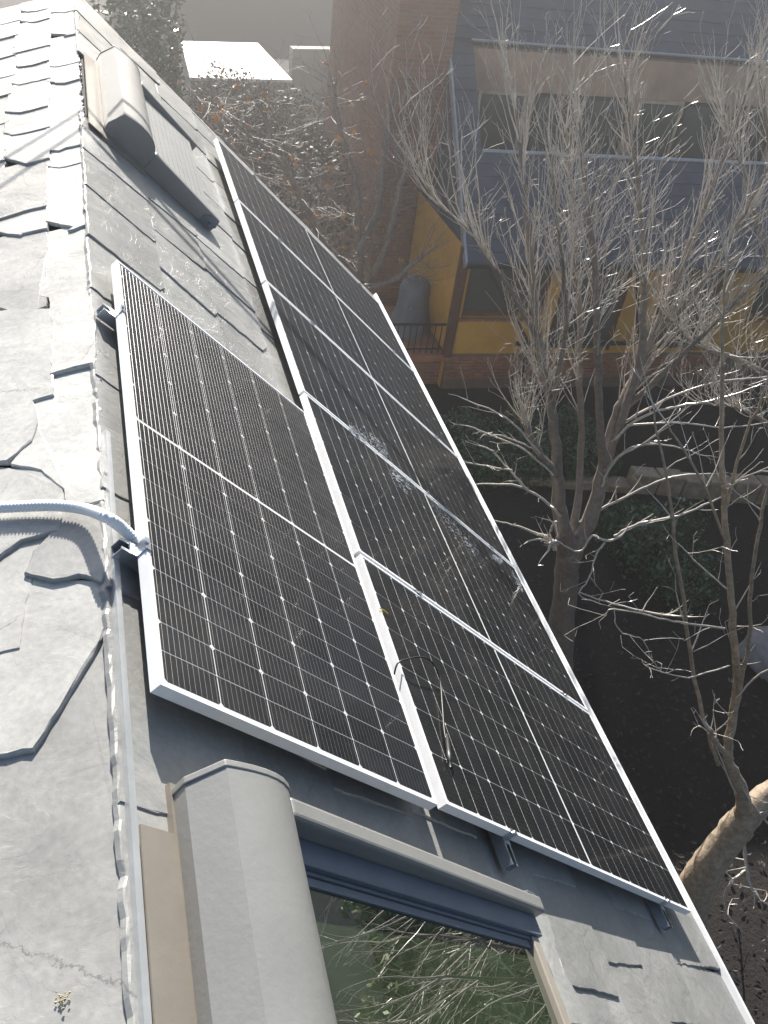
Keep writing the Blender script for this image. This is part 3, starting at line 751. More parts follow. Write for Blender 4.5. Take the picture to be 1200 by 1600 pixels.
# slate-hung gable above the side wall, then the back of the house
mb = MB()
gp = [Y(a_rf - .02, .0, z_e + .02), Y(a_rf - .02, b_top, z_e + .06 + b_top * tp - .15), Y(a_rf - .02, b_top, z_e), Y(sa, sb, z_e + .002)]
mb.add([gp[0], gp[1], gp[2]], [(0, 1, 2)]); 
mb.quad(Y(a_rf - .02, b_top, -.1), Y(a_r + .3, b_top, -.1), Y(a_r + .3, b_top, z_e + b_top * tp), Y(a_rf - .02, b_top, z_e + b_top * tp))
mb.add([Y(a_rf - .02, 0, z_e + .004), Y(a_rf - .02, b_top, z_e + .004), Y(sa, sb, z_e + .004)], [(0, 1, 2)])
obj('gable_cladding', mb, M_ROOF2, yh)
# landing with railing at the left corner
mb = MB(); q = at_z(640, 552, z_p); la = (q - F0).dot(FA); 
mb.box(Y, (la - .5, -.05, z_p - .14), (a_l + .06, 1.9, z_p)); o = obj('landing', mb, M_BRICK, yh); 
mb = MB(); mb.box(Y, (la - .45, .15, -.1), (a_l - .02, 1.8, z_p - .145)); obj('landing_base', mb, M_BRICKW, yh)
rl = thing('railing', Y(la, .05, z_p), 'dark metal railing on the landing left of the yellow house corner', 'railing')
mb = MB(); mb.box(Y, (la - .45, .03, z_p + .62), (a_l - .09, .06, z_p + .66)); mb.box(Y, (la - .45, .035, z_p + .08), (a_l - .09, .055, z_p + .105)); obj('rail', mb, M_METALD, rl)
x = la - .43
while x < a_l - .1:
    mb = MB(); mb.box(Y, (x, .037, z_p), (x + .018, .053, z_p + .62)); obj('bar', mb, M_METALD, rl); x += .125
# covered object on the landing
def lathe_cover(c, prof, n=18):
    vs = []; fs = []
    for i, (r_, z) in enumerate(prof):
        for k in range(n):
            a = math.tau * k / n; rr = r_ * (1 + .10 * math.sin(a * 5 + i * .4) * (1 - i / len(prof)) + .05 * math.sin(a * 3 + 1))
            vs.append(c + Vector((rr * math.cos(a), rr * .8 * math.sin(a), z)))
    for i in range(len(prof) - 1):
        for k in range(n): fs.append((i * n + k, i * n + (k + 1) % n, (i + 1) * n + (k + 1) % n, (i + 1) * n + k))
    m_ = MB(); m_.add(vs, fs, True); m_.add(vs[-n:], [tuple(range(n))]); return m_
cpos = at_z(655, 530, z_p); cpos = Vector((cpos.x - .12, cpos.y + .35, z_p))
tag(obj('covered_grill', lathe_cover(cpos, [(.44, 0), (.40, .2), (.33, .5), (.30, .75), (.31, .95), (.26, 1.1), (.14, 1.2), (.03, 1.23)]), M_TARP), 'blue grey tarpaulin draped over a tall round thing behind the railing', 'cover')
# black awning frame in front of the facade
aw = thing('awning_frame', Y(2.2, -.5, 0), 'black metal awning frame with sloping arms in front of the yellow facade', 'awning')
def fpt(px, py, out): return at_plane(px, py, F0 - FB * out, FB)
mb = MB(); mb.tube([fpt(806, 537, .55), fpt(1002, 536, .55)], .045, 8); obj('front_bar', mb, M_METALD, aw)
mb = MB(); mb.tube([fpt(757, 404, .03), fpt(776, 445, .2), fpt(826, 535, .55)], .035, 8); obj('arm', mb, M_METALD, aw)
mb = MB(); mb.tube([fpt(985, 404, .03), fpt(996, 425, .1), fpt(996, 536, .55)], .035, 8); obj('arm', mb, M_METALD, aw)
pb = fpt(826, 540, .55); mb = MB(); mb.tube([pb, Vector((pb.x, pb.y, -.05))], .04, 8); obj('post', mb, M_METALD, aw)

# ------------------------------------------------------------------ other buildings and walls
corners = [at_z(*p, 1.9) for p in ((284, 66), (402, 69), (455, 126), (298, 122))]
sh = thing('low_outbuilding', sum(corners, Vector()) / 4 * 1.0, 'low outbuilding with a bright pale flat roof beyond the gable end', 'outbuilding')
mb = MB(); lo = [Vector((p.x, p.y, -.1)) for p in corners]; up = [Vector((p.x, p.y, 1.84)) for p in corners]
mb.prism(lo, up); obj('wall', mb, M_BEIGE, sh)
mb = MB(); ctr = sum(corners, Vector()) / 4
mb.prism([Vector((*(ctr + (p - ctr) * 1.02).xy, 1.845)) for p in corners], [Vector((*(ctr + (p - ctr) * 1.02).xy, 1.93)) for p in corners]); obj('roof', mb, M_WHITE, sh)
def wallbox(name, a, c, z0, z1, th, m, label, cat):
    d = (c - a); d.z = 0; d.normalize(); nrm = Vector((-d.y, d.x, 0)) * th
    mb = MB(); A = Vector((a.x, a.y, z0)); C = Vector((c.x, c.y, z0)); h = Vector((0, 0, z1 - z0))
    mb.hexa([A, C, C + nrm, A + nrm, A + h, C + h, C + nrm + h, A + nrm + h])
    return tag(obj(name, mb, m), label, cat)
wallbox('garden_wall', at_z(455, 130, 1.2), at_z(616, 130, 1.2), -.1, at_y(455, 76, at_z(455, 130, 1.2).y).z, .3, M_BEIGE, 'beige garden wall between the pale flat roof and the brick house', 'wall')
def simple_house(name, label, x0, x1, y0, y1, h, ridge, wall_m, roof_m, wins):
    t = thing(name, ((x0 + x1) / 2, (y0 + y1) / 2, 0), label, 'house')
    mb = MB(); mb.box(W, (x0, y0, -.1), (x1, y1, h)); obj('wall', mb, wall_m, t)
    mb = MB(); ym = (y0 + y1) / 2
    p0 = [W(x0 - .3, y0 - .4, h), W(x0 - .3, ym, h + ridge), W(x0 - .3, y1 + .4, h), W(x0 - .3, y1 + .4, h + .15), W(x0 - .3, ym, h + ridge + .18), W(x0 - .3, y0 - .4, h + .15)]
    mb.prism(p0, [p + Vector((x1 - x0 + .6, 0, 0)) for p in p0]); obj('roof', mb, roof_m, t)
    for (xa, za, xb, zb) in wins:
        mb = MB(); mb.box(W, (xa, y0 - .05, za), (xa + .07, y0 - .002, zb)); mb.box(W, (xb - .07, y0 - .05, za), (xb, y0 - .002, zb)); mb.box(W, (xa + .07, y0 - .05, zb - .07), (xb - .07, y0 - .002, zb)); mb.box(W, (xa + .07, y0 - .05, za), (xb - .07, y0 - .002, za + .07))
        f = obj('window', mb, M_CREAM, t)
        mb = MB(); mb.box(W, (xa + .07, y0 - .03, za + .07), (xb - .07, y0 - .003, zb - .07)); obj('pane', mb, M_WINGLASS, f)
    return t
ybr = Y(sa, sb + .12, 0).y
xa = at_y(612, 120, ybr).x; xb = at_y(701, 120, ybr).x
simple_house('brick_house', 'brown brick house standing behind the left end of the yellow house', xa, xb, ybr, ybr + 5, at_y(650, -60, ybr).z, 1.2, M_BRICKW, M_ROOF2, [])
yf = 47
simple_house('far_house', 'dull grey brown house in the far top of the picture', at_y(225, 40, yf).x, at_y(600, 40, yf).x, yf, yf + 8, 6.2, 2.2, M_GREYW, M_ROOF2, [(at_y(330, 30, yf).x, 1.2, at_y(330, 30, yf).x + 1.6, 2.8), (at_y(500, 30, yf).x, 1.2, at_y(500, 30, yf).x + 1.6, 2.8)])

# ------------------------------------------------------------------ trees
def jitter_path(pts, rads, amp, sub=4):
    out = []; rr = []
    pts = [Vector(p) for p in pts]
    sp = spline(pts, sub)
    for i, p in enumerate(sp):
        t = i / (len(sp) - 1) * (len(rads) - 1); k = min(int(t), len(rads) - 2)
        rr.append(rads[k] + (rads[k + 1] - rads[k]) * (t - k))
        out.append(p + Vector((rnd(-1, 1), rnd(-1, 1), rnd(-.6, .6))) * amp if 0 < i < len(sp) - 1 else p)
    return out, rr
def twig(mb, p, d, L, r, lvl, up=.12, kink=.16, n=4):
    """A kinked shoot with alternate side twigs."""
    d = d.normalized(); seg = max(3, int(L / .13)); pts = [p]; q = p.copy(); rads = [r]
    for i in range(seg):
        d = (d + Vector((rnd(-1, 1), rnd(-1, 1), rnd(-1, 1))) * kink + Vector((0, 0, up))).normalized()
        q = q + d * (L / seg); pts.append(q.copy()); rads.append(max(.0022, r * (1 - .8 * (i + 1) / seg)))
        if lvl > 0 and i > 0 and rnd(0, 1) < .62:
            side = Vector((rnd(-1, 1), rnd(-1, 1), rnd(-.3, .8))).normalized()
            twig(mb, q, d * .75 + side * .8, L * rnd(.22, .48) * (1 - .35 * i / seg), rads[-1] * .62, lvl - 1, up, kink * 1.15, 3)
    mb.tube(pts, rads, n if r > .004 else 3, cap=False)
def limb_from_px(lst, y0, sub=4, amp=.012, thin=1.0):
    """lst: (px, py, radius px, extra distance back)."""
    pts = []; rads = []
    for px, py, rp, dy in lst:
        p = at_y(px, py, y0 + dy); pts.append(p); rads.append(max(.003, rp * thin * depth(p) / FPX))
    return jitter_path(pts, rads, amp, sub)
def build_tree(name, label, y0, trunk, limbs, fine, shoots, bark, shoot_len, spread, seed, twigs_m=M_TWIG, up=.12):
    random.seed(seed)
    base = at_y(trunk[0][0], trunk[0][1], y0 + trunk[0][3])
    root = thing(name, (base.x, base.y, 0), label, 'tree', 'bare trees in the yard')
    p, r = limb_from_px(trunk, y0, 5); 
    mb = MB(); mb.tube([Vector((p[0].x, p[0].y, -.15))] + p if p[0].z > 0 else p, [r[0] * 1.1] + r if p[0].z > 0 else r, 10); obj('trunk', mb, bark, root)
    tw = MB()
    for L in limbs:
        p, r = limb_from_px(L, y0, 5, thin=.66); mb = MB(); mb.tube(p, r, 8); obj('limb', mb, bark, root)
        n_ = len(p)
        for k in range(int(shoots * n_ / 25)):
            i = random.randint(int(n_ * .38), n_ - 1); t = i / n_
            ax = (p[min(i + 1, n_ - 1)] - p[i - 1]).normalized()
            d = ax * .8 + Vector((rnd(-1, 1), rnd(-1, 1), rnd(-.1, .5))) * spread
            twig(tw, p[i], d, rnd(*shoot_len) * (1.1 - .45 * t), min(r[i] * .6, rnd(.0055, .010)), 2, up)
        twig(tw, p[-1], p[-1] - p[-3], rnd(*shoot_len), r[-1], 2, up)
    for L in fine:
        p, r = limb_from_px(L, y0, 5, .008, .5); tw.tube(p, r, 5)
        for i in range(2, len(p)):
            if rnd(0, 1) < .35:
                d = (p[i] - p[i - 1]).normalized() * .7 + Vector((rnd(-1, 1), rnd(-1, 1), rnd(-.2, .8))) * .7
                twig(tw, p[i], d, rnd(.12, .4), r[i] * .6, 1, .03)
        twig(tw, p[-1], p[-1] - p[-2], .2, r[-1] * .8, 1, .03)
    obj('twigs', tw, twigs_m, root, kind='stuff')
    return root
# the pruned many-stemmed tree
ym = at_z(872, 1060, 0).y
T = [(872, 1062, 23, 0), (876, 1000, 21, 0), (882, 930, 19, 0), (888, 872, 19, 0), (892, 852, 14, 0), (893, 842, 7, 0)]
LB = [
 [(887, 876, 25, 0), (883, 846, 23, 0), (874, 790, 18, -.05), (870, 710, 13, -.1), (861, 640, 12, -.1), (846, 560, 11, -.1), (836, 480, 10, 0), (826, 380, 8, .1), (816, 270, 5, .2), (806, 170, 3, .3)],
 [(890, 876, 25, 0), (902, 846, 23, .03), (928, 795, 18, .1), (944, 725, 14, .2), (962, 650, 12, .3), (992, 590, 11, .4), (1022, 520, 9, .5), (1060, 430, 8, .6), (1100, 330, 6, .7), (1140, 220, 4, .8), (1180, 110, 2.5, .9)],
 [(892, 868, 12, 0), (899, 810, 10, .15), (908, 720, 8, .4), (906, 600, 8, .5), (905, 500, 7, .6), (900, 400, 6, .6), (893, 300, 4, .6), (885, 200, 2.5, .6)],
 [(941, 730, 11, .1), (937, 640, 10, 0), (934, 540, 9, -.1), (930, 430, 8, -.1), (917, 310, 6, -.1), (905, 190, 3, -.1)],
 [(948, 720, 10, .2), (978, 640, 10, .2), (1000, 560, 10, .2), (1006, 450, 8, .3), (1001, 330, 6, .4), (986, 210, 4, .4), (975, 120, 2.5, .4)],
 [(842, 545, 7, 0), (815, 480, 6, -.1), (775, 420, 5, -.2), (740, 370, 4, -.2), (690, 320, 3, -.2), (648, 255, 2, -.2)],
 [(860, 640, 7, -.1), (878, 560, 6, -.3), (884, 470, 5, -.5), (872, 360, 4, -.6), (860, 240, 3, -.7)],
 [(1020, 525, 7, .5), (1075, 470, 6, .3), (1125, 400, 5, .1), (1170, 320, 4, 0), (1215, 230, 3, 0)],
 [(965, 650, 8, .3), (1030, 590, 7, .0), (1100, 520, 6, -.2), (1160, 460, 5, -.3), (1230, 400, 3, -.4)],
 [(872, 745, 9, -.1), (846, 712, 9, -.3), (826, 680, 8, -.4), (822, 662, 8, -.45)],
]
FN = [
 [(866, 728, 4, -.2), (830, 692, 3.5, -.5), (790, 652, 3, -.8), (722, 622, 2, -1.0)],
 [(864, 742, 4, -.2), (820, 703, 3.5, -.5), (770, 681, 3, -.8), (727, 665, 2, -1.0)],
 [(832, 700, 3, -.4), (790, 683, 2.5, -.7), (748, 675, 2, -.9)],
 [(876, 806, 5, -.1), (842, 776, 4.5, -.4), (800, 758, 4, -.7), (745, 757, 2.5, -.9)],
 [(820, 762, 4, -.6), (790, 728, 3, -.7), (770, 705, 3, -.8), (746, 696, 2, -.9)],
 [(800, 735, 3, -.7), (760, 728, 3, -.9), (722, 722, 2, -1.0)],
 [(872, 850, 6, -.1), (850, 838, 6, -.3), (800, 820, 3, -.6), (768, 813, 2, -.8)],
 [(868, 852, 5, -.2), (845, 842, 4, -.4), (822, 848, 2.5, -.6)],
 [(872, 838, 5, -.2), (868, 815, 4, -.4), (860, 830, 4, -.4)],
 [(866, 858, 8, -.3), (862, 846, 7, -.35), (856, 862, 4, -.4)],
 [(870, 845, 3, -.2), (905, 862, 3, -.3), (925, 838, 4, -.3), (950, 845, 5, -.3), (972, 836, 4, -.3)],
 [(945, 848, 4, -.3), (930, 870, 3, -.4), (922, 900, 2.5, -.5), (905, 928, 2, -.6), (925, 938, 1.6, -.6)],
 [(960, 838, 6, -.1), (1000, 818, 5, -.2), (1060, 806, 4, -.3), (1120, 780, 3, -.4)],
 [(930, 800, 5, .1), (990, 770, 4, .0), (1050, 745, 3, -.1), (1110, 740, 2, -.2)],
 [(945, 735, 5, .1), (985, 700, 4, -.1), (1040, 695, 3, -.2), (1100, 712, 2, -.3)],
 [(955, 690, 5, .2), (1005, 650, 4.5, 0), (1060, 635, 4, -.2), (1130, 622, 3, -.4), (1190, 600, 2, -.5)],
 [(975, 660, 5, .2), (1040, 625, 4, .1), (1110, 600, 3, 0), (1200, 588, 2.5, -.2)],
 [(980, 665, 4, .2), (1060, 660, 3, -.1), (1130, 668, 2.5, -.2), (1200, 660, 2, -.3)],
 [(940, 760, 4, .1), (960, 720, 3.5, 0), (1010, 690, 3, -.2), (1070, 640, 2, -.2)],
 [(905, 925, 2.5, -.6), (960, 944, 3, -.8), (1030, 960, 3.5, -1.0), (1075, 964, 3, -1.2)],
]
build_tree('bare_tree', 'pruned bare tree with many grey stems rising from one forked trunk', ym, T, LB, FN, 38, M_BARK, (.6, 1.5), .5, 5)
# leaning tree by the eave, lower right
y2 = at_z(1070, 1440, 0).y
T2 = [(1072, 1440, 29, 0), (1082, 1400, 28, .03), (1105, 1355, 26, .08), (1135, 1312, 24, .15), (1168, 1272, 22, .2), (1205, 1238, 19, .25), (1250, 1205, 17, .3), (1300, 1160, 14, .35)]
L2 = [
 [(1160, 1300, 26, .16), (1162, 1262, 20, .2), (1156, 1228, 16, .25), (1140, 1190, 11, .3), (1137, 1165, 11, .3), (1150, 1095, 10, .35), (1148, 1000, 9, .4), (1138, 890, 8, .45), (1131, 770, 7, .5), (1127, 650, 5.5, .6), (1130, 520, 4, .7), (1136, 400, 2.5, .8)],
 [(1150, 1105, 6, .35), (1172, 1000, 5, .2), (1174, 900, 4.5, .1), (1192, 800, 4, .1), (1215, 700, 3, .1)],
 [(1122, 1195, 5, .2), (1092, 1090, 5, .4), (1062, 900, 4.5, .6), (1042, 760, 3.5, .8), (1022, 640, 2, 1.0)],
 [(1142, 1185, 8, .25), (1118, 1160, 7, .1), (1108, 1140, 6, .05)],
 [(1130, 800, 4, .5), (1160, 700, 3.5, .4), (1195, 610, 2.5, .3)],
 [(1136, 850, 3.5, .4), (1090, 740, 3, .4), (1045, 665, 2, .4)],
]
F2 = [
 [(1132, 982, 4, .4), (1080, 975, 3.5, .2), (1030, 965, 3, .0), (960, 952, 2.2, -.2), (946, 962, 2, -.2)],
 [(960, 952, 2, -.2), (968, 985, 2, -.2), (1005, 1000, 1.8, -.2), (1015, 1025, 1.6, -.2), (1030, 1045, 1.2, -.2)],
 [(1140, 1040, 3, .4), (1075, 1058, 2.5, .2), (1020, 1045, 2, 0), (1000, 1030, 1.4, -.1)],
 [(1136, 920, 3, .4), (1090, 880, 2.5, .3), (1060, 850, 2, .2)],
 [(1128, 760, 3, .5), (1180, 740, 2.5, .4), (1230, 730, 2, .3)],
 [(1166, 1275, 6, .15), (1163, 1310, 6, .1), (1168, 1365, 5, 0), (1182, 1400, 3.5, -.1), (1210, 1420, 3, -.1)],
 [(1166, 1360, 4, 0), (1140, 1380, 3.5, -.1), (1131, 1415, 3, -.15), (1145, 1440, 2.5, -.2), (1160, 1456, 2, -.2)],
 [(1150, 1240, 3, .2), (1110, 1150, 2.5, .1), (1090, 1135, 2, .1)],
 [(1160, 1230, 4, .2), (1185, 1270, 4, .1), (1215, 1300, 3, .1)],
 [(1150, 1090, 3, .3), (1200, 1045, 3, .2), (1240, 1050, 2, .1)],
]
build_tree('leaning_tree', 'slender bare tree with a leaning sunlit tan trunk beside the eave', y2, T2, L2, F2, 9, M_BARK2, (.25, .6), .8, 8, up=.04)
# third tree, mostly beyond the right edge
y3 = at_z(1330, 900, 0).y
T3 = [(1330, 900, 20, 0), (1318, 800, 18, 0), (1300, 720, 16, 0), (1290, 660, 14, 0)]
L3 = [
 [(1290, 665, 12, 0), (1250, 560, 10, 0), (1210, 440, 8, .2), (1170, 300, 5, .4), (1130, 180, 3, .6)],
 [(1290, 665, 10, 0), (1220, 600, 8, -.3), (1150, 560, 6, -.5), (1090, 540, 4, -.7), (1050, 500, 2, -.8)],
 [(1292, 660, 12, 0), (1270, 520, 9, .2), (1240, 380, 7, .4), (1205, 230, 5, .5), (1185, 100, 3, .6)],
 [(1300, 720, 8, 0), (1230, 680, 6, -.3), (1160, 640, 4, -.5), (1100, 630, 2.5, -.7)],
]
build_tree('spreading_tree', 'bare tree standing at the right edge, its sprays of fine twigs reaching into view', y3, T3, L3, [], 60, M_BARK, (.6, 1.5), .65, 21)

# dry-leaved tree beyond the gable end
random.seed(31)
yd = 13.5
dt = thing('dry_leaved_tree', at_y(470, 500, yd).xy.to_3d(), 'tangled tree with a few withered orange leaves beyond the gable end', 'tree', None)
tw = MB(); ends = []
def dlimb(lst):
    p, r = limb_from_px(lst, yd, 5, .03); mb = MB(); mb.tube(p, r, 7); obj('limb', mb, M_BARK, dt)
    for i in range(2, len(p)):
        for _ in range(5):
            d = (p[i] - p[i - 1]).normalized() * .5 + Vector((rnd(-1, 1), rnd(-1, 1), rnd(-.6, .8)))
            twig(tw, p[i], d, rnd(.4, 1.2), min(r[i] * .6, .009), 2, .03, .25); ends.append(p[i] + d.normalized() * rnd(.15, .9))
pt = at_z(560, 560, 0); 
mb = MB(); q0 = at_y(560, 470, yd); mb.tube([Vector((q0.x, q0.y, -.1)), Vector((q0.x, q0.y, q0.z * .5)), q0], [.16, .14, .11], 9); obj('trunk', mb, M_BARK, dt)
for L in ([(560, 470, 9, 0), (520, 400, 8, .1), (470, 310, 6, .3), (430, 230, 5, .4), (400, 150, 3, .5)],
          [(560, 470, 8, 0), (560, 380, 7, .4), (555, 290, 5, .8), (530, 200, 4, 1.0), (520, 130, 2.5, 1.2)],
          [(560, 470, 8, 0), (600, 390, 6, .2), (620, 310, 5, .4), (640, 230, 3, .5)],
          [(555, 430, 7, 0), (500, 370, 5, -.3), (450, 270, 4, -.5), (380, 200, 3, -.6), (330, 160, 2, -.7)],
          [(558, 400, 6, 0), (590, 330, 5, .6), (600, 240, 4, 1.0), (610, 170, 2.5, 1.4)],
          [(560, 450, 6, 0), (610, 440, 4, -.3), (660, 400, 3, -.4)],
          [(520, 400, 6, .2), (440, 330, 4, .8), (370, 240, 3, 1.4), (320, 190, 2, 1.8)]):
    dlimb(L)
obj('twigs', tw, M_BARK, dt, kind='stuff')
def palm_leaf(k):
    mb = MB()
    for j in range(5):
        a = (j - 2) * .55 + rnd(-.1, .1); L = rnd(.07, .12) * (1 - abs(j - 2) * .12); w = L * .17; dz = rnd(-.5, .1)
        d = Vector((math.cos(a), math.sin(a), dz)); sd = Vector((-math.sin(a), math.cos(a), 0)) * w
        mb.add([Vector((0, 0, 0)), d * L * .55 + sd, d * L + Vector((0, 0, -.02)), d * L * .55 - sd], [(0, 1, 2, 3)])
    return mb.mesh('leaf', M_DRYLEAF)
LEAVES = [palm_leaf(k) for k in range(5)]
for k in range(170):
    o = bpy.data.objects.new('leaf', random.choice(LEAVES)); COL.objects.link(o); o.parent = dt; o.matrix_parent_inverse = parent_world(dt).inverted()
    o.location = random.choice(ends) + Vector((rnd(-.1, .1), rnd(-.1, .1), rnd(-.1, .1))); o.rotation_euler = (rnd(-1.3, 1.3), rnd(-1.3, 1.3), rnd(0, 6.3)); s_ = rnd(.6, 1.5); o.scale = (s_, s_, s_)

# leafy things: hedge under the facade, glossy evergreen, garden bushes
def leaf_cloud(mb, fn, n, size):
    for k in range(n):
        p, nr = fn(); a = Vector((rnd(-1, 1), rnd(-1, 1), rnd(-.6, .6))) + nr * .6; a.normalize()
        t = a.cross(Vector((rnd(-1, 1), rnd(-1, 1), rnd(-1, 1)))).normalized(); s_ = t.cross(a); L = size * rnd(.6, 1.3)
        mb.add([p - t * L, p + s_ * L * .5, p + t * L, p - s_ * L * .5], [(0, 1, 2, 3)])
def blob(c, r):
    ph = [rnd(0, 6) for _ in range(6)]
    def f():
        v = Vector((random.gauss(0, 1), random.gauss(0, 1), random.gauss(0, 1))).normalized()
        k = 1 + .18 * math.sin(5 * v.x + ph[0]) + .15 * math.sin(6 * v.y + ph[1]) + .15 * math.sin(6 * v.z + ph[2])
        rr = k * rnd(.55, 1.0) ** .6
        return c + Vector((v.x * r[0], v.y * r[1], v.z * r[2])) * rr, v
    return f
def bush(name, label, cat, c, r, n, size, m, group=None, trunk=True):
    t = thing(name, (c.x, c.y, 0), label, cat, group)
    mb = MB(); leaf_cloud(mb, blob(c, r), n, size); obj('crown', mb, m, t, kind='stuff')
    mb = MB()
    for k in range(5):
        e = c + Vector((rnd(-.5, .5) * r[0], rnd(-.5, .5) * r[1], r[2] * rnd(.0, .6)))
        mb.tube([Vector((c.x + rnd(-.1, .1), c.y + rnd(-.1, .1), -.05)), (Vector((c.x, c.y, 0)) + e) / 2 + Vector((rnd(-.1, .1), 0, 0)), e], [.04, .03, .012], 6)
    obj('trunk', mb, M_BARK, t); return t
random.seed(77)
h0 = at_z(640, 765, .0); h1 = at_z(960, 752, .0); yhedge = h0.y
hd = thing('hedge', (h0.x, h0.y, 0), 'dark green ivy hedge along the foot of the brick plinth', 'hedge')
mb = MB()
zt = .55
def hf():
    t = rnd(0, 1); base = h0.lerp(h1, t); u_ = rnd(0, 1)
    dep = 1.5
    if u_ < .6: p = base + Vector((0, rnd(0, dep), zt + .12 * math.sin(t * 23) + rnd(-.08, .08))); nr = Vector((0, 0, 1))
    else: p = base + Vector((0, rnd(-.08, .1), rnd(0, zt))); nr = Vector((0, -1, .3))
    return p + Vector((0, 0, 0)), nr
leaf_cloud(mb, hf, 9000, .045); obj('foliage', mb, M_LEAF, hd, kind='stuff')
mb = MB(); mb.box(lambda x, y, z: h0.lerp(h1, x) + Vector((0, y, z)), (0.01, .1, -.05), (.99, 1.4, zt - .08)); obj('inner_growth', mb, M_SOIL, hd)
ce = at_y(245, 95, 21.5)
bush('glossy_evergreen', 'tall evergreen with small shiny leaves glinting beside the gable top', 'tree', Vector((ce.x, 21.5, 2.4)), (.75, .75, 2.9), 5200, .07, M_LEAF2)
ce = at_y(190, 60, 23)
bush('dark_evergreen', 'dark dense evergreen behind the glossy one at the roof top', 'tree', Vector((ce.x - .2, 23, 2.4)), (1.3, 1.0, 3.1), 4500, .09, M_LEAF)
c = at_z(1000, 860, 0); bush('leafy_shrub', 'low dark shrub behind the forked trunk', 'shrub', Vector((c.x, c.y, .45)), (.9, .7, .55), 2200, .05, M_LEAF)
c = at_z(1060, 930, 0); bush('small_shrub', 'small dark shrub between the two bare trees', 'shrub', Vector((c.x, c.y, .35)), (.55, .5, .45), 1300, .045, M_LEAF)
M_BROWNLEAF = mat('withered_leaf', (.055, .043, .032), .6, var=.4, scale=3)
c = at_z(500, 430, 0); bush('shaded_shrub', 'dense dull brown thicket below the dry-leaved tree', 'shrub', Vector((c.x - .3, c.y + .8, 1.3)), (3.0, 2.2, 1.7), 9000, .06, M_BROWNLEAF)
c = at_z(400, 260, 0); bush('shaded_shrub', 'dull brown thicket in front of the pale flat roof', 'shrub', Vector((c.x - .2, c.y, 1.1)), (2.4, 1.6, 1.35), 6000, .06, M_BROWNLEAF)
# the garden further right, which the roof window mirrors
xg = 14.5
hb = thing('tall_hedge', (xg, 2, 0), 'tall green hedge to the right of the yard, mirrored in the near roof window', 'hedge')
mb = MB()
def tf():
    y = rnd(-6, 9.8); z = rnd(0, 1) ** .7 * (5.2 + .35 * math.sin(y * 2.3)); return Vector((xg + rnd(-.1, .5) + .2 * math.sin(y * 1.7), y, z)), Vector((-1, 0, .5))
leaf_cloud(mb, tf, 15000, .10); obj('foliage', mb, mat('lightened_leaf', (.20, .25, .09), .5, var=.5, scale=1.2), hb, kind='stuff')  # leaf colour lightened so the mirrored hedge looks brighter lit
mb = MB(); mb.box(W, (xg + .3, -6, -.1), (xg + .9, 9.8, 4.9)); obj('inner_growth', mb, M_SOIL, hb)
simple_house('tiled_house', 'pale house with red tiled roof far to the right behind the tall hedge', 24, 32, -4, 12, 6.4, 2.6, M_WALL, M_BRICK, [(26, 1, 27.2, 2.4)])
for (bx, by, sd, lab) in ((7.6, 1.0, 41, 'bare garden tree right of the leaning tree, nearer the house'), (9.6, 3.2, 43, 'bare garden tree right of the leaning tree, nearer the tall hedge')):
    random.seed(sd); t = thing('garden_tree', (bx, by, 0), lab, 'tree', 'bare trees in the yard'); mb = MB()
    top = Vector((bx, by, 3.0)); mb.tube([Vector((bx, by, -.1)), Vector((bx + .05, by, 1.5)), top], [.13, .11, .09], 9); obj('trunk', mb, M_BARK, t); tw2 = MB()
    for k in range(9):
        a = math.tau * k / 9 + rnd(-.2, .2); d = Vector((math.cos(a) * .55, math.sin(a) * .55, 1)); pts = [top]; 
        for q in range(8): d = (d + Vector((rnd(-.2, .2), rnd(-.2, .2), .05))).normalized(); pts.append(pts[-1] + d * .42)
        mb = MB(); mb.tube(pts, [.05 - .005 * q for q in range(9)], 7); obj('limb', mb, M_BARK, t)
        for q in range(2, 9):
            for _ in range(2): twig(tw2, pts[q], d * .5 + Vector((rnd(-1, 1), rnd(-1, 1), rnd(0, .8))), rnd(.6, 1.3), .012, 2, .06)
    obj('twigs', tw2, M_TWIG, t, kind='stuff')

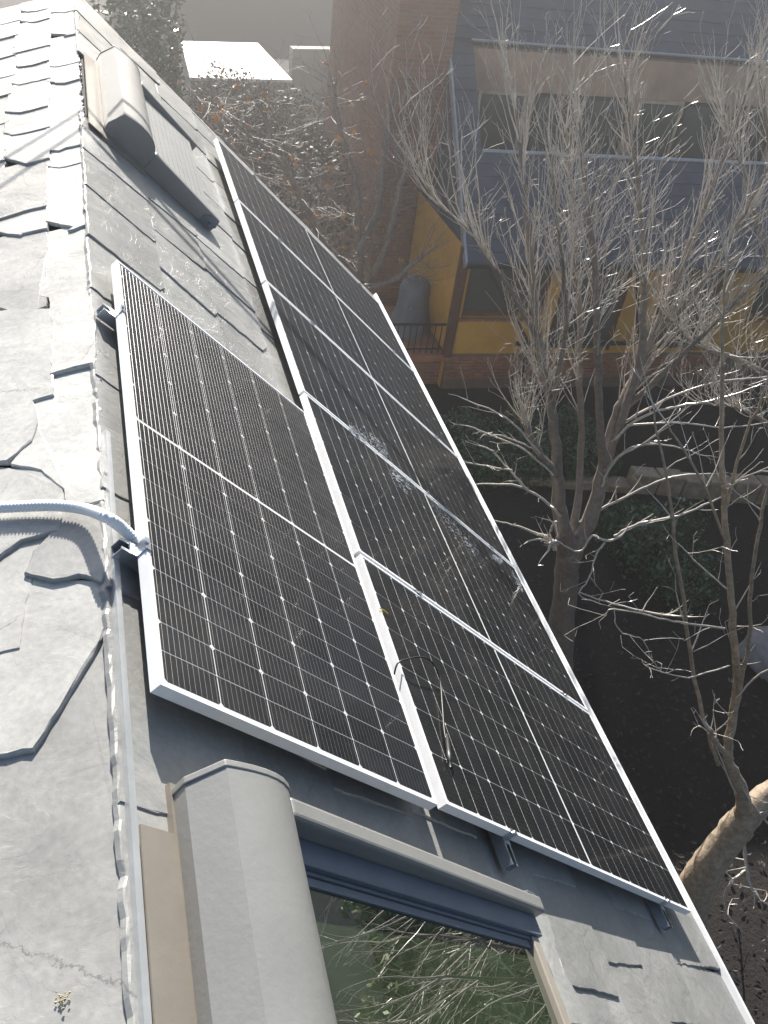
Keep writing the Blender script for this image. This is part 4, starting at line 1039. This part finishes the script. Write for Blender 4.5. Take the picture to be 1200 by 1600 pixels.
# stone edging, stones
random.seed(5)
ed = thing('stone_edging', at_z(1000, 775, 0), 'low tan stone edging curving through the yard behind the trunks', 'edging')
e0, e1 = at_z(745, 752, 0), at_z(1330, 800, 0)
nst = 15
for k in range(nst):
    a = e0.lerp(e1, (k + .03) / nst); c = e0.lerp(e1, (k + .97) / nst); mb = MB(); hgt = rnd(.12, .18) if k < 6 else rnd(.40, .50)
    mb.box(lambda x, y, z: a.lerp(c, x) + Vector((0, y, z)), (0, rnd(-.02, .02), -.06), (1, .30, hgt)); o = obj('stone', mb, M_STONE, ed); bevel(o, .03, 2)
def boulder(name, c, r, m, label):
    mb = MB(); me = bpy.data.meshes.new(name); bm = bmesh.new(); bmesh.ops.create_icosphere(bm, subdivisions=3, radius=1)
    for v in bm.verts:
        n_ = v.co.normalized(); k = 1 + .10 * math.sin(3 * n_.x + 1) + .08 * math.sin(5 * n_.y) + .06 * math.sin(7 * n_.z + n_.x * 4)
        v.co = Vector((n_.x * r[0], n_.y * r[1], n_.z * r[2])) * k
    for f in bm.faces: f.smooth = True
    bm.to_mesh(me); bm.free(); me.materials.append(m); o = link(name, me, None, c); return tag(o, label, 'boulder')
c = at_z(1195, 1030, 0); boulder('boulder', Vector((c.x, c.y, .15)), (.5, .45, .35), M_ROCK, 'greyish rounded boulder at the right edge beyond the leaning tree')
c = at_z(625, 300, .4); boulder('pale_boulder', Vector((c.x, c.y, .5)), (.75, .6, .7), M_ROCK, 'pale speckled rounded boulder left of the yellow house')
# leaf litter
mb = MB()
for k in range(3500):
    p = Vector((rnd(2.2, 13), rnd(-2, 12), .035)); 
    if rnd(0, 1) < .5: p = Vector((random.gauss(6.5, 1.6), random.gauss(4, 3), .035))
    a = rnd(0, 6.3); L = rnd(.02, .055); t = Vector((math.cos(a), math.sin(a), rnd(-.5, .5))); s_ = Vector((-math.sin(a), math.cos(a), rnd(-.5, .5)))
    mb.add([p - t * L, p + s_ * L * .55 + Vector((0, 0, .01)), p + t * L, p - s_ * L * .55 + Vector((0, 0, .01))], [(0, 1, 2, 3)])
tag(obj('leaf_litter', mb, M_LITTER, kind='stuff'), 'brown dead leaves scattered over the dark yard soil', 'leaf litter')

# ------------------------------------------------------------------ hazy air
if HAZE > 0:
    mb = MB(); mb.box(W, (-45, -45, -1.2), (75, 75, 14.5))
    m = bpy.data.materials.new('air'); m.use_nodes = True; nt = m.node_tree; nt.nodes.clear()
    out = nt.nodes.new('ShaderNodeOutputMaterial'); pv = nt.nodes.new('ShaderNodeVolumePrincipled')
    pv.inputs['Density'].default_value = HAZE; pv.inputs['Color'].default_value = (.95, .95, .95, 1); pv.inputs['Anisotropy'].default_value = .72
    nt.links.new(pv.outputs[0], out.inputs['Volume'])
    o = obj('haze', mb, m, kind='stuff')
